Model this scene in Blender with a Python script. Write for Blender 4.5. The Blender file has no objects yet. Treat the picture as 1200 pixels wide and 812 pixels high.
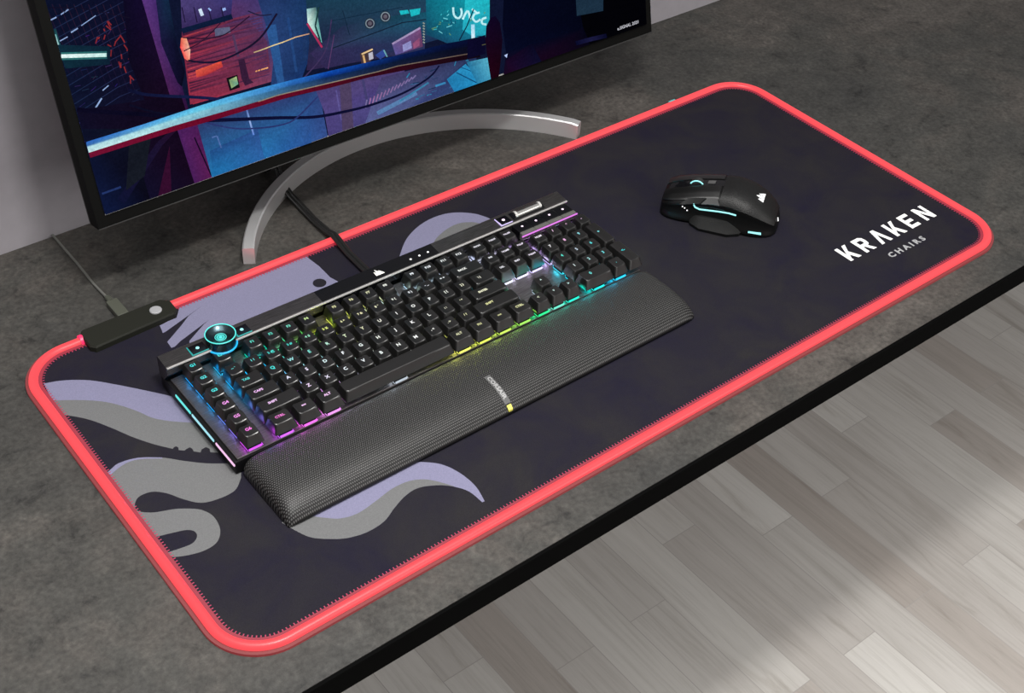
import bpy, bmesh, math, random
from mathutils import Vector, Matrix
from mathutils.bvhtree import BVHTree
random.seed(7)
PI = math.pi
S = bpy.context.scene
COL = S.collection

# ------------------------------------------------------------------ camera
FPX = 1541.99
CAM = Vector((-0.2341167, -0.55387372, 0.827222))
R0 = Vector((0.7823778, -0.6208772, 0.0489531))
R1 = Vector((-0.3795296, -0.5376176, -0.7529440))
R2 = Vector((0.4938038, 0.5705075, -0.6562614))
cd = bpy.data.cameras.new('camera')
cam = bpy.data.objects.new('camera', cd)
COL.objects.link(cam)
cd.sensor_width = 36.0
cd.lens = FPX / 1200 * 36.0
cd.clip_start = 0.01
mw = Matrix.Identity(4)
for i in range(3):
    mw[i][0] = R0[i]; mw[i][1] = -R1[i]; mw[i][2] = -R2[i]; mw[i][3] = CAM[i]
cam.matrix_world = mw
S.camera = cam

def ray(u, v):
    return R0 * ((u - 600) / FPX) + R1 * ((v - 406) / FPX) + R2
def at(u, v, z=0.0):
    """photo point -> place on the level z of the room (for printed artwork and flat outlines)"""
    d = ray(u, v)
    return CAM + d * ((z - CAM.z) / d.z)
def crop(x0, y0, k):
    return lambda pts: [(x0 + a / k, y0 + b / k) for a, b in pts]

# ------------------------------------------------------------------ light
S.view_settings.view_transform = 'Standard'
S.view_settings.look = 'None'
S.view_settings.gamma = 1
S.view_settings.use_curve_mapping = False
S.view_settings.exposure = 0.0
w = bpy.data.worlds.new('world'); S.world = w; w.use_nodes = True
_t = w.node_tree; _bg = _t.nodes['Background']          # soft studio sky: bright overhead, dim at the horizon
_tc = _t.nodes.new('ShaderNodeTexCoord'); _sx = _t.nodes.new('ShaderNodeSeparateXYZ'); _t.links.new(_tc.outputs['Generated'], _sx.inputs[0])
_r = _t.nodes.new('ShaderNodeValToRGB'); _t.links.new(_sx.outputs[2], _r.inputs[0])
_e = _r.color_ramp.elements; _e[0].position = 0.0; _e[0].color = (0.13, 0.13, 0.135, 1); _e[1].position = 0.85; _e[1].color = (1.0, 1.0, 1.0, 1)
_e.new(0.35).color = (0.30, 0.30, 0.305, 1)
_t.links.new(_r.outputs[0], _bg.inputs[0]); _bg.inputs[1].default_value = 0.80

def area_light(name, loc, target, size, size_y, power, color=(1, 1, 1)):
    l = bpy.data.lights.new(name, 'AREA'); l.shape = 'RECTANGLE'
    l.size = size; l.size_y = size_y; l.energy = power; l.color = color
    o = bpy.data.objects.new(name, l); COL.objects.link(o)
    o.location = loc
    o.rotation_euler = (Vector(target) - Vector(loc)).to_track_quat('-Z', 'Y').to_euler()
    return o
area_light('ceiling_light', (0.16, -0.22, 1.15), (0.16, -0.16, 0), 0.16, 0.09, 15.0, (1, 0.98, 0.95))
area_light('added_soft_fill', (0.10, -0.12, 1.22), (0.14, 0.0, 0), 1.1, 0.7, 15.0, (1, 0.98, 0.95))  # added overhead light, softens the monitor's shadow on the desk
area_light('added_front_fill', (1.6, -2.4, 0.9), (1.0, 0.1, -0.75), 1.6, 1.2, 42.0, (1, 0.98, 0.95))  # unseen front light, added to brighten the floor under the desk

# ------------------------------------------------------------------ helpers
MATS = {}
def mat(name, color=(0.5, 0.5, 0.5), rough=0.5, metal=0.0, emit=None, strength=0.0, spec=0.5, coat=0.0):
    if name in MATS: return MATS[name]
    m = bpy.data.materials.new(name); m.use_nodes = True
    b = m.node_tree.nodes['Principled BSDF']
    b.inputs['Base Color'].default_value = (*color, 1)
    b.inputs['Roughness'].default_value = rough
    b.inputs['Metallic'].default_value = metal
    b.inputs['Specular IOR Level'].default_value = spec
    b.inputs['Coat Weight'].default_value = coat
    if emit:
        b.inputs['Emission Color'].default_value = (*emit, 1)
        b.inputs['Emission Strength'].default_value = strength
    MATS[name] = m
    return m
def nt(m):
    return m.node_tree, m.node_tree.nodes['Principled BSDF']
def ramp(t, fac, stops):
    r = t.nodes.new('ShaderNodeValToRGB')
    e = r.color_ramp.elements
    while len(e) < len(stops): e.new(0.5)
    for el, (p, c) in zip(e, stops):
        el.position = p; el.color = (*c, 1)
    t.links.new(fac, r.inputs[0])
    return r.outputs[0]
def coords(t, scale=(1, 1, 1), rot=(0, 0, 0), kind='Object', loc=(0, 0, 0)):
    tc = t.nodes.new('ShaderNodeTexCoord'); mp = t.nodes.new('ShaderNodeMapping')
    mp.inputs['Scale'].default_value = scale; mp.inputs['Rotation'].default_value = rot
    mp.inputs['Location'].default_value = loc
    t.links.new(tc.outputs[kind], mp.inputs[0])
    return mp.outputs[0]
def noise(t, vec, scale, detail=4, rough=0.5, dist=0.0):
    n = t.nodes.new('ShaderNodeTexNoise')
    n.inputs['Scale'].default_value = scale; n.inputs['Detail'].default_value = detail
    n.inputs['Roughness'].default_value = rough; n.inputs['Distortion'].default_value = dist
    t.links.new(vec, n.inputs['Vector'])
    return n.outputs['Fac']
def mix(t, a, b, fac, mode='MIX'):
    n = t.nodes.new('ShaderNodeMix'); n.data_type = 'RGBA'; n.blend_type = mode
    for v, i in ((fac, 0), (a, 6), (b, 7)):
        if hasattr(v, 'is_output'): t.links.new(v, n.inputs[i])
        elif isinstance(v, tuple): n.inputs[i].default_value = (*v, 1)
        else: n.inputs[i].default_value = v
    return n.outputs[2]
def bump(t, b, h, strength, dist=0.001):
    n = t.nodes.new('ShaderNodeBump'); n.inputs['Strength'].default_value = strength
    n.inputs['Distance'].default_value = dist
    t.links.new(h, n.inputs['Height']); t.links.new(n.outputs[0], b.inputs['Normal'])

class MB:
    """collects shapes for ONE mesh object"""
    def __init__(s): s.v = []; s.f = []; s.m = []; s.c = []
    def add(s, verts, faces, mi=0, cols=None):
        o = len(s.v); s.v += [tuple(p) for p in verts]
        s.f += [tuple(i + o for i in f) for f in faces]; s.m += [mi] * len(faces)
        s.c += (cols if cols else [(1, 1, 1)] * len(verts))
    def box(s, lo, hi, mi=0, ch=0.0):
        (x0, y0, z0), (x1, y1, z1) = lo, hi
        if ch <= 0:
            vs = [(x, y, z) for z in (z0, z1) for y in (y0, y1) for x in (x0, x1)]
            s.add(vs, [(0, 2, 3, 1), (4, 5, 7, 6), (0, 1, 5, 4), (2, 6, 7, 3), (0, 4, 6, 2), (1, 3, 7, 5)], mi)
        else:
            bm = bmesh.new()
            bmesh.ops.create_cube(bm, size=1)
            for q in bm.verts:
                q.co = Vector(((x0 + x1) / 2 + q.co.x * (x1 - x0), (y0 + y1) / 2 + q.co.y * (y1 - y0), (z0 + z1) / 2 + q.co.z * (z1 - z0)))
            bmesh.ops.bevel(bm, geom=list(bm.edges), offset=ch, segments=2, affect='EDGES', profile=0.6)
            s.bm(bm, mi)
    def bm(s, bm, mi=0):
        bm.verts.index_update()
        s.add([q.co[:] for q in bm.verts], [[q.index for q in f.verts] for f in bm.faces], mi)
        bm.free()
    def loft(s, rings, mi=0, closed=True, caps=True):
        n = len(rings[0]); vs = [p for r in rings for p in r]; fs = []
        for i in range(len(rings) - 1):
            for j in range(n if closed else n - 1):
                k = (j + 1) % n
                fs.append((i * n + j, i * n + k, (i + 1) * n + k, (i + 1) * n + j))
        if caps:
            fs.append(tuple(reversed(range(n)))); fs.append(tuple((len(rings) - 1) * n + j for j in range(n)))
        s.add(vs, fs, mi)
    def tube(s, path, r, n=12, mi=0, closed=False, rz=None, caps=True):
        path = [Vector(p) for p in path]; rings = []; L = len(path)
        for i, p in enumerate(path):
            a = path[(i - 1) % L] if (closed or i > 0) else p
            b = path[(i + 1) % L] if (closed or i < L - 1) else p
            d = (b - a).normalized(); up = Vector((0, 0, 1))
            if abs(d.z) > 0.95: up = Vector((0, 1, 0))
            sd = d.cross(up).normalized(); uu = sd.cross(d).normalized()
            rr = r[i] if isinstance(r, (list, tuple)) else r
            rings.append([p + sd * (rr * math.cos(t)) + uu * ((rz or rr) * math.sin(t)) for t in [2 * PI * k / n for k in range(n)]])
        if closed: rings.append(rings[0])
        s.loft(rings, mi, True, caps and not closed)
    def lathe(s, prof, c, n=40, mi=0):
        rings = [[(c[0] + r * math.cos(2 * PI * k / n), c[1] + r * math.sin(2 * PI * k / n), c[2] + z) for k in range(n)] for r, z in prof]
        s.loft(rings, mi)
    def prism(s, poly, z0, z1, mi=0):
        n = len(poly)
        s.loft([[(p[0], p[1], z0) for p in poly], [(p[0], p[1], z1) for p in poly]], mi)
    def flat(s, poly, z, mi=0):
        s.add([(p[0], p[1], z) for p in poly], [tuple(range(len(poly)))], mi)
    def build(s, name, mats, parent=None, smooth=None, off=None, subsurf=0, color=None, colattr=False):
        me = bpy.data.meshes.new(name)
        o_ = Vector(off) if off else Vector((0, 0, 0))
        me.from_pydata([tuple(Vector(p) - o_) for p in s.v], [], s.f)
        if not isinstance(mats, (list, tuple)): mats = [mats]
        for m in mats: me.materials.append(m)
        me.polygons.foreach_set('material_index', s.m)
        if colattr:
            ca = me.color_attributes.new('Col', 'FLOAT_COLOR', 'POINT')
            for i, c in enumerate(s.c): ca.data[i].color = (*c, 1)
        bm = bmesh.new(); bm.from_mesh(me)
        if not colattr:
            bmesh.ops.recalc_face_normals(bm, faces=bm.faces)
        bm.to_mesh(me); bm.free()
        if smooth is not None:
            me.polygons.foreach_set('use_smooth', [True] * len(me.polygons))
            me.set_sharp_from_angle(angle=math.radians(smooth))
        o = bpy.data.objects.new(name, me); COL.objects.link(o)
        if parent: o.parent = parent
        if subsurf:
            md = o.modifiers.new('Subdivision', 'SUBSURF'); md.levels = subsurf; md.render_levels = subsurf
        if color: o.color = (*color, 1)
        return o
def tag(o, label, cat, group=None, kind=None):
    o['label'] = label; o['category'] = cat
    if group: o['group'] = group
    if kind: o['kind'] = kind
    return o
def thing(name, loc, label, cat):
    o = bpy.data.objects.new(name, None); COL.objects.link(o)
    o.location = loc; o.empty_display_size = 0.02
    return tag(o, label, cat)
def text_mesh(txt, size, font_bold=0.0):
    """returns verts, faces of a flat text centred at the origin"""
    cu = bpy.data.curves.new('t', 'FONT'); cu.body = txt; cu.size = size
    cu.align_x = 'CENTER'; cu.align_y = 'CENTER'; cu.offset = font_bold; cu.resolution_u = 2
    o = bpy.data.objects.new('t', cu); COL.objects.link(o)
    dg = bpy.context.evaluated_depsgraph_get()
    me = o.evaluated_get(dg).to_mesh()
    vs = [q.co[:] for q in me.vertices]; fs = [list(p.vertices) for p in me.polygons]
    o.evaluated_get(dg).to_mesh_clear()
    bpy.data.objects.remove(o); bpy.data.curves.remove(cu)
    return vs, fs
def rrect(x0, y0, x1, y1, r, n=6):
    out = []
    for cx, cy, a in ((x1 - r, y1 - r, 0), (x0 + r, y1 - r, 90), (x0 + r, y0 + r, 180), (x1 - r, y0 + r, 270)):
        for k in range(n + 1):
            t = math.radians(a + 90 * k / n)
            out.append((cx + r * math.cos(t), cy + r * math.sin(t)))
    return out
def smooth_line(pts, n=6):
    """Catmull-Rom through the points"""
    P = [Vector((p[0], p[1], 0)) for p in pts]; out = []
    for i in range(len(P) - 1):
        a = P[i - 1] if i else P[0]; b = P[i]; c = P[i + 1]; d = P[i + 2] if i + 2 < len(P) else P[-1]
        for k in range(n):
            t = k / n
            q = 0.5 * ((2 * b) + (c - a) * t + (2 * a - 5 * b + 4 * c - d) * t * t + (3 * b - a - 3 * c + d) * t ** 3)
            out.append((q.x, q.y))
    out.append((P[-1].x, P[-1].y))
    return out

# ------------------------------------------------------------------ materials
ZD = -0.0035                      # desk top; the mat's upper face is z = 0
def concrete():
    m = mat('dark_concrete', rough=0.6, spec=0.3); t, b = nt(m)
    c = coords(t)
    n1 = noise(t, c, 4.5, 8, 0.62, 0.4); n2 = noise(t, c, 38, 8, 0.7, 0.6); n3 = noise(t, c, 210, 4, 0.7)
    a = ramp(t, n1, [(0.3, (0.026, 0.026, 0.025)), (0.48, (0.041, 0.0395, 0.036)), (0.56, (0.053, 0.048, 0.043)), (0.72, (0.078, 0.071, 0.064))])
    s2 = ramp(t, n2, [(0.3, (0.35, 0.35, 0.36)), (0.42, (0.86, 0.86, 0.86)), (0.58, (1.04, 1.04, 1.04)), (0.75, (1.5, 1.48, 1.45))])
    s3 = ramp(t, n3, [(0.25, (0.55, 0.55, 0.55)), (0.5, (1, 1, 1)), (0.75, (1.45, 1.45, 1.45))])
    x = mix(t, a, s2, 1.0, 'MULTIPLY'); x = mix(t, x, s3, 1.0, 'MULTIPLY')
    t.links.new(x, b.inputs['Base Color'])
    bump(t, b, n2, 0.35, 0.0012)
    return m
def planks():
    m = mat('grey_oak_planks', rough=0.5, spec=0.3); t, b = nt(m)
    c = coords(t, rot=(0, 0, math.radians(90)))
    br = t.nodes.new('ShaderNodeTexBrick'); t.links.new(c, br.inputs['Vector'])
    br.inputs['Scale'].default_value = 1.0
    br.inputs['Brick Width'].default_value = 0.62; br.inputs['Row Height'].default_value = 0.071
    br.inputs['Mortar Size'].default_value = 0.0007; br.inputs['Mortar Smooth'].default_value = 0.3
    br.offset = 0.37; br.offset_frequency = 2; br.squash = 1.35; br.squash_frequency = 3
    br.inputs['Color1'].default_value = (0, 0, 0, 1); br.inputs['Color2'].default_value = (1, 1, 1, 1)
    br.inputs['Mortar'].default_value = (0.3, 0.3, 0.3, 1)
    a = ramp(t, br.outputs['Color'], [(0.0, (0.44, 0.395, 0.36)), (0.2, (0.53, 0.50, 0.47)), (0.7, (0.60, 0.575, 0.54)), (1.0, (0.66, 0.635, 0.60))])
    # grain runs along y; every board shifts it
    sh = t.nodes.new('ShaderNodeVectorMath'); sh.operation = 'MULTIPLY_ADD'
    t.links.new(br.outputs['Color'], sh.inputs[0]); sh.inputs[1].default_value = (3.1, 7.7, 1.3)
    t.links.new(coords(t), sh.inputs[2])
    def stretched(sx, sy):
        mp = t.nodes.new('ShaderNodeMapping'); mp.inputs['Scale'].default_value = (sx, sy, 1)
        t.links.new(sh.outputs[0], mp.inputs[0]); return mp.outputs[0]
    g1 = noise(t, stretched(34, 1.2), 3.4, 8, 0.68, 0.8)
    g2 = noise(t, stretched(10, 1.3), 1.4, 5, 0.65, 1.8)
    s1 = ramp(t, g1, [(0.32, (0.86, 0.85, 0.84)), (0.5, (1, 1, 1)), (0.75, (1.06, 1.06, 1.06))])
    s2 = ramp(t, g2, [(0.30, (0.80, 0.78, 0.76)), (0.42, (0.97, 0.965, 0.96)), (0.7, (1.05, 1.05, 1.05))])
    x = mix(t, a, s1, 1.0, 'MULTIPLY'); x = mix(t, x, s2, 1.0, 'MULTIPLY')
    x = mix(t, x, (0.42, 0.39, 0.37), br.outputs['Fac'])
    t.links.new(x, b.inputs['Base Color'])
    return m
def painted():
    m = mat('grey_wall_paint', rough=0.85, spec=0.2); t, b = nt(m)
    n = noise(t, coords(t), 60, 3)
    x = ramp(t, n, [(0.3, (0.225, 0.212, 0.228)), (0.7, (0.240, 0.226, 0.243))])
    t.links.new(x, b.inputs['Base Color']); return m
def cloth():
    m = mat('black_mat_cloth', rough=0.85, spec=0.1); t, b = nt(m)
    c = coords(t)
    n1 = noise(t, c, 14, 6, 0.65, 0.5); n2 = noise(t, c, 1500, 2, 0.5)
    a = ramp(t, n1, [(0.3, (0.0085, 0.0075, 0.0165)), (0.5, (0.0115, 0.0105, 0.0155)), (0.7, (0.0150, 0.0140, 0.0155))])
    s2 = ramp(t, n2, [(0.3, (0.8, 0.8, 0.8)), (0.7, (1.2, 1.2, 1.2))])
    t.links.new(mix(t, a, s2, 1.0, 'MULTIPLY'), b.inputs['Base Color'])
    bump(t, b, n2, 0.2, 0.0003); return m
def printed(name, col):
    m = mat(name, rough=0.85, spec=0.15); t, b = nt(m)
    n = noise(t, coords(t), 900, 3, 0.6)
    x = ramp(t, n, [(0.3, tuple(k * 0.9 for k in col)), (0.7, tuple(k * 1.1 for k in col))])
    t.links.new(x, b.inputs['Base Color']); return m
def brushed(name, col, rough=0.35):
    m = mat(name, rough=rough, metal=0.85); t, b = nt(m)
    n = noise(t, coords(t, scale=(1, 26, 26)), 60, 5, 0.7, 0.2)
    x = ramp(t, n, [(0.3, tuple(k * 0.45 for k in col)), (0.55, col), (0.75, tuple(min(1, k * 1.7) for k in col))])
    t.links.new(x, b.inputs['Base Color']); bump(t, b, n, 0.2, 0.0003); return m
def leather():
    m = mat('dotted_leatherette', rough=0.45, spec=0.25); t, b = nt(m)
    vo = t.nodes.new('ShaderNodeTexVoronoi'); vo.inputs['Randomness'].default_value = 0.0
    vo.inputs['Scale'].default_value = 1.0
    sk = t.nodes.new('ShaderNodeVectorMath'); sk.operation = 'ADD'
    c = coords(t, scale=(500, 500, 0))
    # stagger every other row for a honeycomb of dots
    sep = t.nodes.new('ShaderNodeSeparateXYZ'); t.links.new(c, sep.inputs[0])
    fl = t.nodes.new('ShaderNodeMath'); fl.operation = 'FLOOR'; t.links.new(sep.outputs[1], fl.inputs[0])
    md = t.nodes.new('ShaderNodeMath'); md.operation = 'MODULO'; t.links.new(fl.outputs[0], md.inputs[0]); md.inputs[1].default_value = 2
    hf = t.nodes.new('ShaderNodeMath'); hf.operation = 'MULTIPLY_ADD'; t.links.new(md.outputs[0], hf.inputs[0]); hf.inputs[1].default_value = 0.5
    t.links.new(sep.outputs[0], hf.inputs[2])
    fx = t.nodes.new('ShaderNodeMath'); fx.operation = 'FRACT'; t.links.new(hf.outputs[0], fx.inputs[0])
    fy = t.nodes.new('ShaderNodeMath'); fy.operation = 'FRACT'; t.links.new(sep.outputs[1], fy.inputs[0])
    cb = t.nodes.new('ShaderNodeCombineXYZ'); t.links.new(fx.outputs[0], cb.inputs[0]); t.links.new(fy.outputs[0], cb.inputs[1])
    ds = t.nodes.new('ShaderNodeVectorMath'); ds.operation = 'DISTANCE'; t.links.new(cb.outputs[0], ds.inputs[0]); ds.inputs[1].default_value = (0.5, 0.5, 0)
    x = ramp(t, ds.outputs['Value'], [(0.2, (0.066, 0.065, 0.064)), (0.38, (0.006, 0.006, 0.006))])
    t.links.new(x, b.inputs['Base Color'])
    inv = ramp(t, ds.outputs['Value'], [(0.15, (1, 1, 1)), (0.5, (0, 0, 0))])
    bump(t, b, inv, 0.3, 0.0004)
    return m
M_desk = concrete(); M_floor = planks(); M_wall = painted(); M_cloth = cloth()
M_lilac = printed('lilac_print', (0.150, 0.146, 0.222)); M_grey = printed('grey_print', (0.108, 0.109, 0.111))
M_white = mat('white_print', (0.85, 0.85, 0.82), 0.8); M_dimwhite = mat('grey_letter_print', (0.30, 0.30, 0.31), 0.8)
M_hem = mat('stitching_painted_glow', (0.05, 0.01, 0.015), 0.7, emit=(0.42, 0.012, 0.035), strength=0.75)  # hem emits red itself, standing in for the tube's glow on it
M_lip = mat('lip_painted_glow', (0.05, 0.015, 0.015), 0.5, emit=(0.26, 0.025, 0.03), strength=0.8)  # outer lip likewise has the tube's glow put in as emission
M_glow = mat('red_light_tube', (0.12, 0.01, 0.012), 0.35, spec=0.25, emit=(1.0, 0.085, 0.10), strength=0.92)
M_hot = mat('white_hot_light_tube', (0.9, 0.6, 0.6), 0.35, emit=(1.0, 0.55, 0.52), strength=1.0)
M_black = mat('black_plastic', (0.004, 0.004, 0.0045), 0.5, spec=0.15)
M_gloss = mat('gloss_black', (0.004, 0.004, 0.005), 0.08, spec=0.4)
M_cap = mat('keycap_plastic', (0.0050, 0.0048, 0.0047), 0.34, spec=0.62)
M_bar = brushed('brushed_dark_aluminium', (0.085, 0.080, 0.080)); M_plate = brushed('brushed_plate', (0.125, 0.115, 0.115), 0.4)
M_edge = mat('highlight_and_cap_grey', (0.42, 0.41, 0.40), 0.45, 0.2)
M_roller = mat('steel_roller', (0.42, 0.41, 0.39), 0.3, 1.0)
M_bezel = mat('monitor_bezel', (0.0032, 0.0032, 0.003), 0.6, spec=0.04)
M_side = mat('monitor_side', (0.022, 0.020, 0.022), 0.5, spec=0.2)
M_chrome = mat('satin_aluminium', (0.55, 0.55, 0.555), 0.30, 0.6)
M_rest = leather()
M_restside = mat('rest_rim', (0.012, 0.012, 0.012), 0.5)
def objglow(name, strength):
    m = bpy.data.materials.new(name); m.use_nodes = True; t, b = nt(m)
    oi = t.nodes.new('ShaderNodeObjectInfo')
    t.links.new(oi.outputs['Color'], b.inputs['Emission Color'])
    b.inputs['Emission Strength'].default_value = strength
    b.inputs['Base Color'].default_value = (0.03, 0.03, 0.03, 1)
    b.inputs['Roughness'].default_value = 0.4
    return m
M_legend = objglow('backlit_legend', 1.15)
M_led = objglow('switch_light', 1.5); M_lamp = objglow('switch_lamp', 60.0)
M_strip = objglow('light_strip', 1.0)
M_cyan = mat('cyan_light', (0.02, 0.1, 0.1), 0.4, emit=(0.10, 0.85, 0.78), strength=1.0)
M_cyan_dim = mat('dim_cyan_light', (0.01, 0.05, 0.05), 0.4, emit=(0.02, 0.42, 0.40), strength=0.8)
M_ice = mat('ice_cyan_light', (0.1, 0.2, 0.2), 0.4, emit=(0.32, 0.90, 0.92), strength=1.0)
M_dot = mat('white_light', (0.5, 0.5, 0.5), 0.4, emit=(0.95, 0.95, 0.95), strength=1.0)
M_pink = mat('pink_light', (0.5, 0.4, 0.5), 0.4, emit=(1.0, 0.72, 0.95), strength=1.0)
M_logo = mat('logo_print', (0.8, 0.8, 0.74), 0.5, emit=(0.8, 0.8, 0.72), strength=0.5)

# ------------------------------------------------------------------ setting
b = MB(); b.box((-1.6, -1.8, -0.80), (3.2, 0.60, -0.75)); o = b.build('floor', M_floor); tag(o, 'pale grey oak plank floor below the desk', 'floor', kind='structure')
b = MB(); b.box((-1.6, 0.579, -0.75), (3.2, 0.64, 0.95)); o = b.build('wall_back', M_wall); tag(o, 'plain grey wall behind the desk', 'wall', kind='structure')

desk = thing('desk', (0.6, 0.26, -0.75), 'dark mottled concrete-look desk with a black front edge', 'desk')
DO = (0.6, 0.26, -0.75)
b = MB(); b.box((-0.75, -0.0445, ZD - 0.024), (2.15, 0.5785, ZD)); b.build('desktop', M_desk, desk, off=DO)
b = MB(); b.box((-0.75, -0.0475, ZD - 0.0245), (2.15, -0.0445, ZD - 0.0008)); b.build('edge_band', mat('edge_black', (0.002, 0.002, 0.002), 0.9, spec=0.02), desk, off=DO)
for x in (-0.68, 2.04):
    b = MB(); b.box((x, 0.0, -0.75), (x + 0.04, 0.54, ZD - 0.024), ch=0.002); b.build('leg', M_black, desk, off=DO)

# ------------------------------------------------------------------ mouse mat
MWID, MDEP = 0.945, 0.4048
RC = 0.043
matt = thing('mouse_mat', (MWID / 2, MDEP / 2, ZD), 'wide black desk mat with glowing red rim and lilac tentacle artwork', 'desk mat')
MO = (MWID / 2, MDEP / 2, ZD)
b = MB()
b.prism(rrect(0.002, 0.002, MWID - 0.002, MDEP - 0.002, RC - 0.002, 12), ZD + 0.00005, 0.0, 0)
# printed artwork: outlines on the mat's upper face
P0 = 0.00012
def art(pts, mi, lvl=1, sm=True):
    q = smooth_line(pts, 5) if sm else pts
    w3 = [at(u, v) for u, v in q]
    lim = lambda a, lo, hi: max(lo, min(hi, a))
    w3 = [(lim(p.x, 0.006, MWID - 0.006), lim(p.y, 0.006, MDEP - 0.006)) for p in w3]
    bm = bmesh.new()
    vs = [bm.verts.new((x, y, P0 * lvl)) for x, y in w3]
    f = bm.faces.new(vs); f.normal_update()
    if f.normal.z < 0: f.normal_flip()
    bmesh.ops.triangulate(bm, faces=[f])
    b.bm(bm, mi)
A = crop(30, 420, 4); B3 = crop(100, 500, 4); C4 = crop(300, 480, 4); D = crop(170, 380, 10); E8 = crop(180, 300, 8); F4 = crop(400, 220, 4)
top1 = smooth_line(A([(85, 118), (180, 103), (300, 103), (420, 122), (560, 150), (700, 182), (800, 215), (900, 260)]))
mid1 = smooth_line(A([(125, 198), (240, 195), (360, 202), (450, 222), (530, 250), (600, 280), (700, 296), (820, 302), (940, 310)]))
bot1 = smooth_line(A([(165, 262), (290, 285), (400, 325), (500, 368), (600, 402), (690, 424)])) \
    + A([(696, 416), (706, 412), (716, 418), (718, 430), (745, 432), (755, 424), (770, 417), (782, 424), (788, 436), (820, 441), (826, 426), (845, 416), (862, 423), (866, 440), (1000, 446)])
art(top1 + mid1[::-1], 1, 1, False)
art(mid1 + bot1[::-1], 2, 1, False)
t2 = A([(374, 545)]) + smooth_line(A([(400, 520), (440, 490), (530, 466), (640, 465), (740, 480), (850, 492), (960, 493), (1010, 500)])) \
    + smooth_line(A([(1010, 560), (980, 620), (900, 660), (820, 677), (740, 660), (660, 632), (590, 626), (530, 650), (512, 690), (530, 716), (600, 722), (700, 706), (770, 704)])) \
    + smooth_line(B3([(510, 385), (550, 392), (600, 420), (632, 480), (618, 540), (560, 580), (480, 603), (410, 612)])) + B3([(380, 600), (385, 590)]) \
    + smooth_line(B3([(440, 572), (500, 548), (524, 515), (510, 490), (470, 485), (400, 500), (315, 520)]))
art(t2, 2, 1, False)
art(smooth_line(A([(374, 545), (400, 520), (440, 490), (530, 466), (640, 465)])) + smooth_line(A([(640, 470), (530, 474), (460, 498), (400, 545)])), 1, 2, False)
o3 = smooth_line(C4([(560, 330), (640, 285), (720, 250), (800, 247), (880, 260), (960, 300), (1030, 360), (1072, 430)]))
i3 = smooth_line(C4([(1060, 434), (1000, 385), (930, 362), (850, 355), (760, 368), (700, 405), (650, 460), (600, 525), (520, 575), (430, 602), (350, 607), (260, 600), (190, 570), (120, 530)]))
art(o3 + i3 + C4([(250, 470)]), 1, 1, False)
art(smooth_line(C4([(200, 490), (320, 507), (400, 510), (480, 485), (560, 430), (640, 370), (720, 335), (800, 328), (880, 345), (930, 361)])) + i3[12:] , 2, 2, False)
# head with pointed fringe
art([(207, 355), (240, 345), (300, 322), (357, 299), (366, 306), (374, 312), (387, 325), (398, 331), (410, 345), (300, 400), (245, 412), (222, 402)] + D([(520, 195), (690, 0)]) + E8([(520, 598), (250, 800)]) + D([(350, 262), (310, 277), (260, 207), (420, 20)])
    + E8([(330, 560), (455, 466), (110, 712), (86, 722), (58, 652), (140, 610), (215, 580)]), 1, 1, False)
ey = at(374.5, 331.8); b.add([(ey.x + 0.0068 * math.cos(a * PI / 12), ey.y + 0.0068 * math.sin(a * PI / 12), 3 * P0) for a in range(24)], [tuple(range(24))], 0)
oc = smooth_line(F4([(270, 330), (300, 250), (350, 190), (420, 145), (500, 120), (580, 117), (650, 128), (720, 158), (760, 200)]))
ic = smooth_line(F4([(420, 290), (440, 245), (480, 205), (530, 175), (580, 163), (640, 166), (700, 200)]))
art(oc + F4([(600, 300)]), 1, 1, False)
art(ic + F4([(600, 300)]), 2, 2, False)
# lettering
def stroke(x, y, pts, wd, mi, lvl=1):
    for (ax, ay), (bx, by) in zip(pts, pts[1:]):
        d = Vector((bx - ax, by - ay)).normalized(); n = Vector((-d.y, d.x)) * (wd / 2)
        b.add([(x + ax + n.x, y + ay + n.y, P0 * lvl), (x + ax - n.x, y + ay - n.y, P0 * lvl), (x + bx - n.x, y + by - n.y, P0 * lvl), (x + bx + n.x, y + by + n.y, P0 * lvl)], [(0, 1, 2, 3)], mi)
H = 0.0235; W = 0.0165; X0, Y0 = 0.7672, 0.0655; PT = 0.0257; SW = 0.0046; h2 = SW / 2
kz = [0]
def polyl(x, pts): kz[0] += 1; b.add([(x + px * W, Y0 + py * H, P0 + 0.00001 * (kz[0] % 5)) for px, py in pts], [tuple(range(len(pts)))], 3)
def L_K(x):
    polyl(x, [(0, 0), (.28, 0), (.28, 1), (0, 1)])
    polyl(x, [(.28, .40), (.70, 1), (1.02, 1), (.28, .02 + .12)][:4]); polyl(x, [(.36, .52), (.62, .62), (1.05, 0), (.72, 0)])
def L_A(x): polyl(x, [(.0, 0), (.28, 0), (.55, .68), (.55, 1), (.40, 1)]); polyl(x, [(1.1, 0), (.82, 0), (.55, .68), (.55, 1), (.70, 1)])
def L_R(x):
    polyl(x, [(0, 0), (.28, 0), (.28, 1), (0, 1)]); polyl(x, [(.28, .8), (.28, 1), (.72, 1), (.95, .88), (.66, .8)])
    polyl(x, [(.66, .8), (.95, .88), (1, .68), (.95, .45), (.68, .56), (.72, .68)]); polyl(x, [(.28, .36), (.28, .56), (.68, .56), (.95, .45), (.72, .36)])
    polyl(x, [(.4, .38), (.70, .38), (1.02, 0), (.7, 0)])
def L_E(x):
    polyl(x, [(0, 0), (.28, 0), (.28, 1), (0, 1)])
    for y0 in (0, .4, .8): polyl(x, [(.28, y0), (.92 if y0 != .4 else .84, y0), (.92 if y0 != .4 else .84, y0 + .2), (.28, y0 + .2)])
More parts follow.
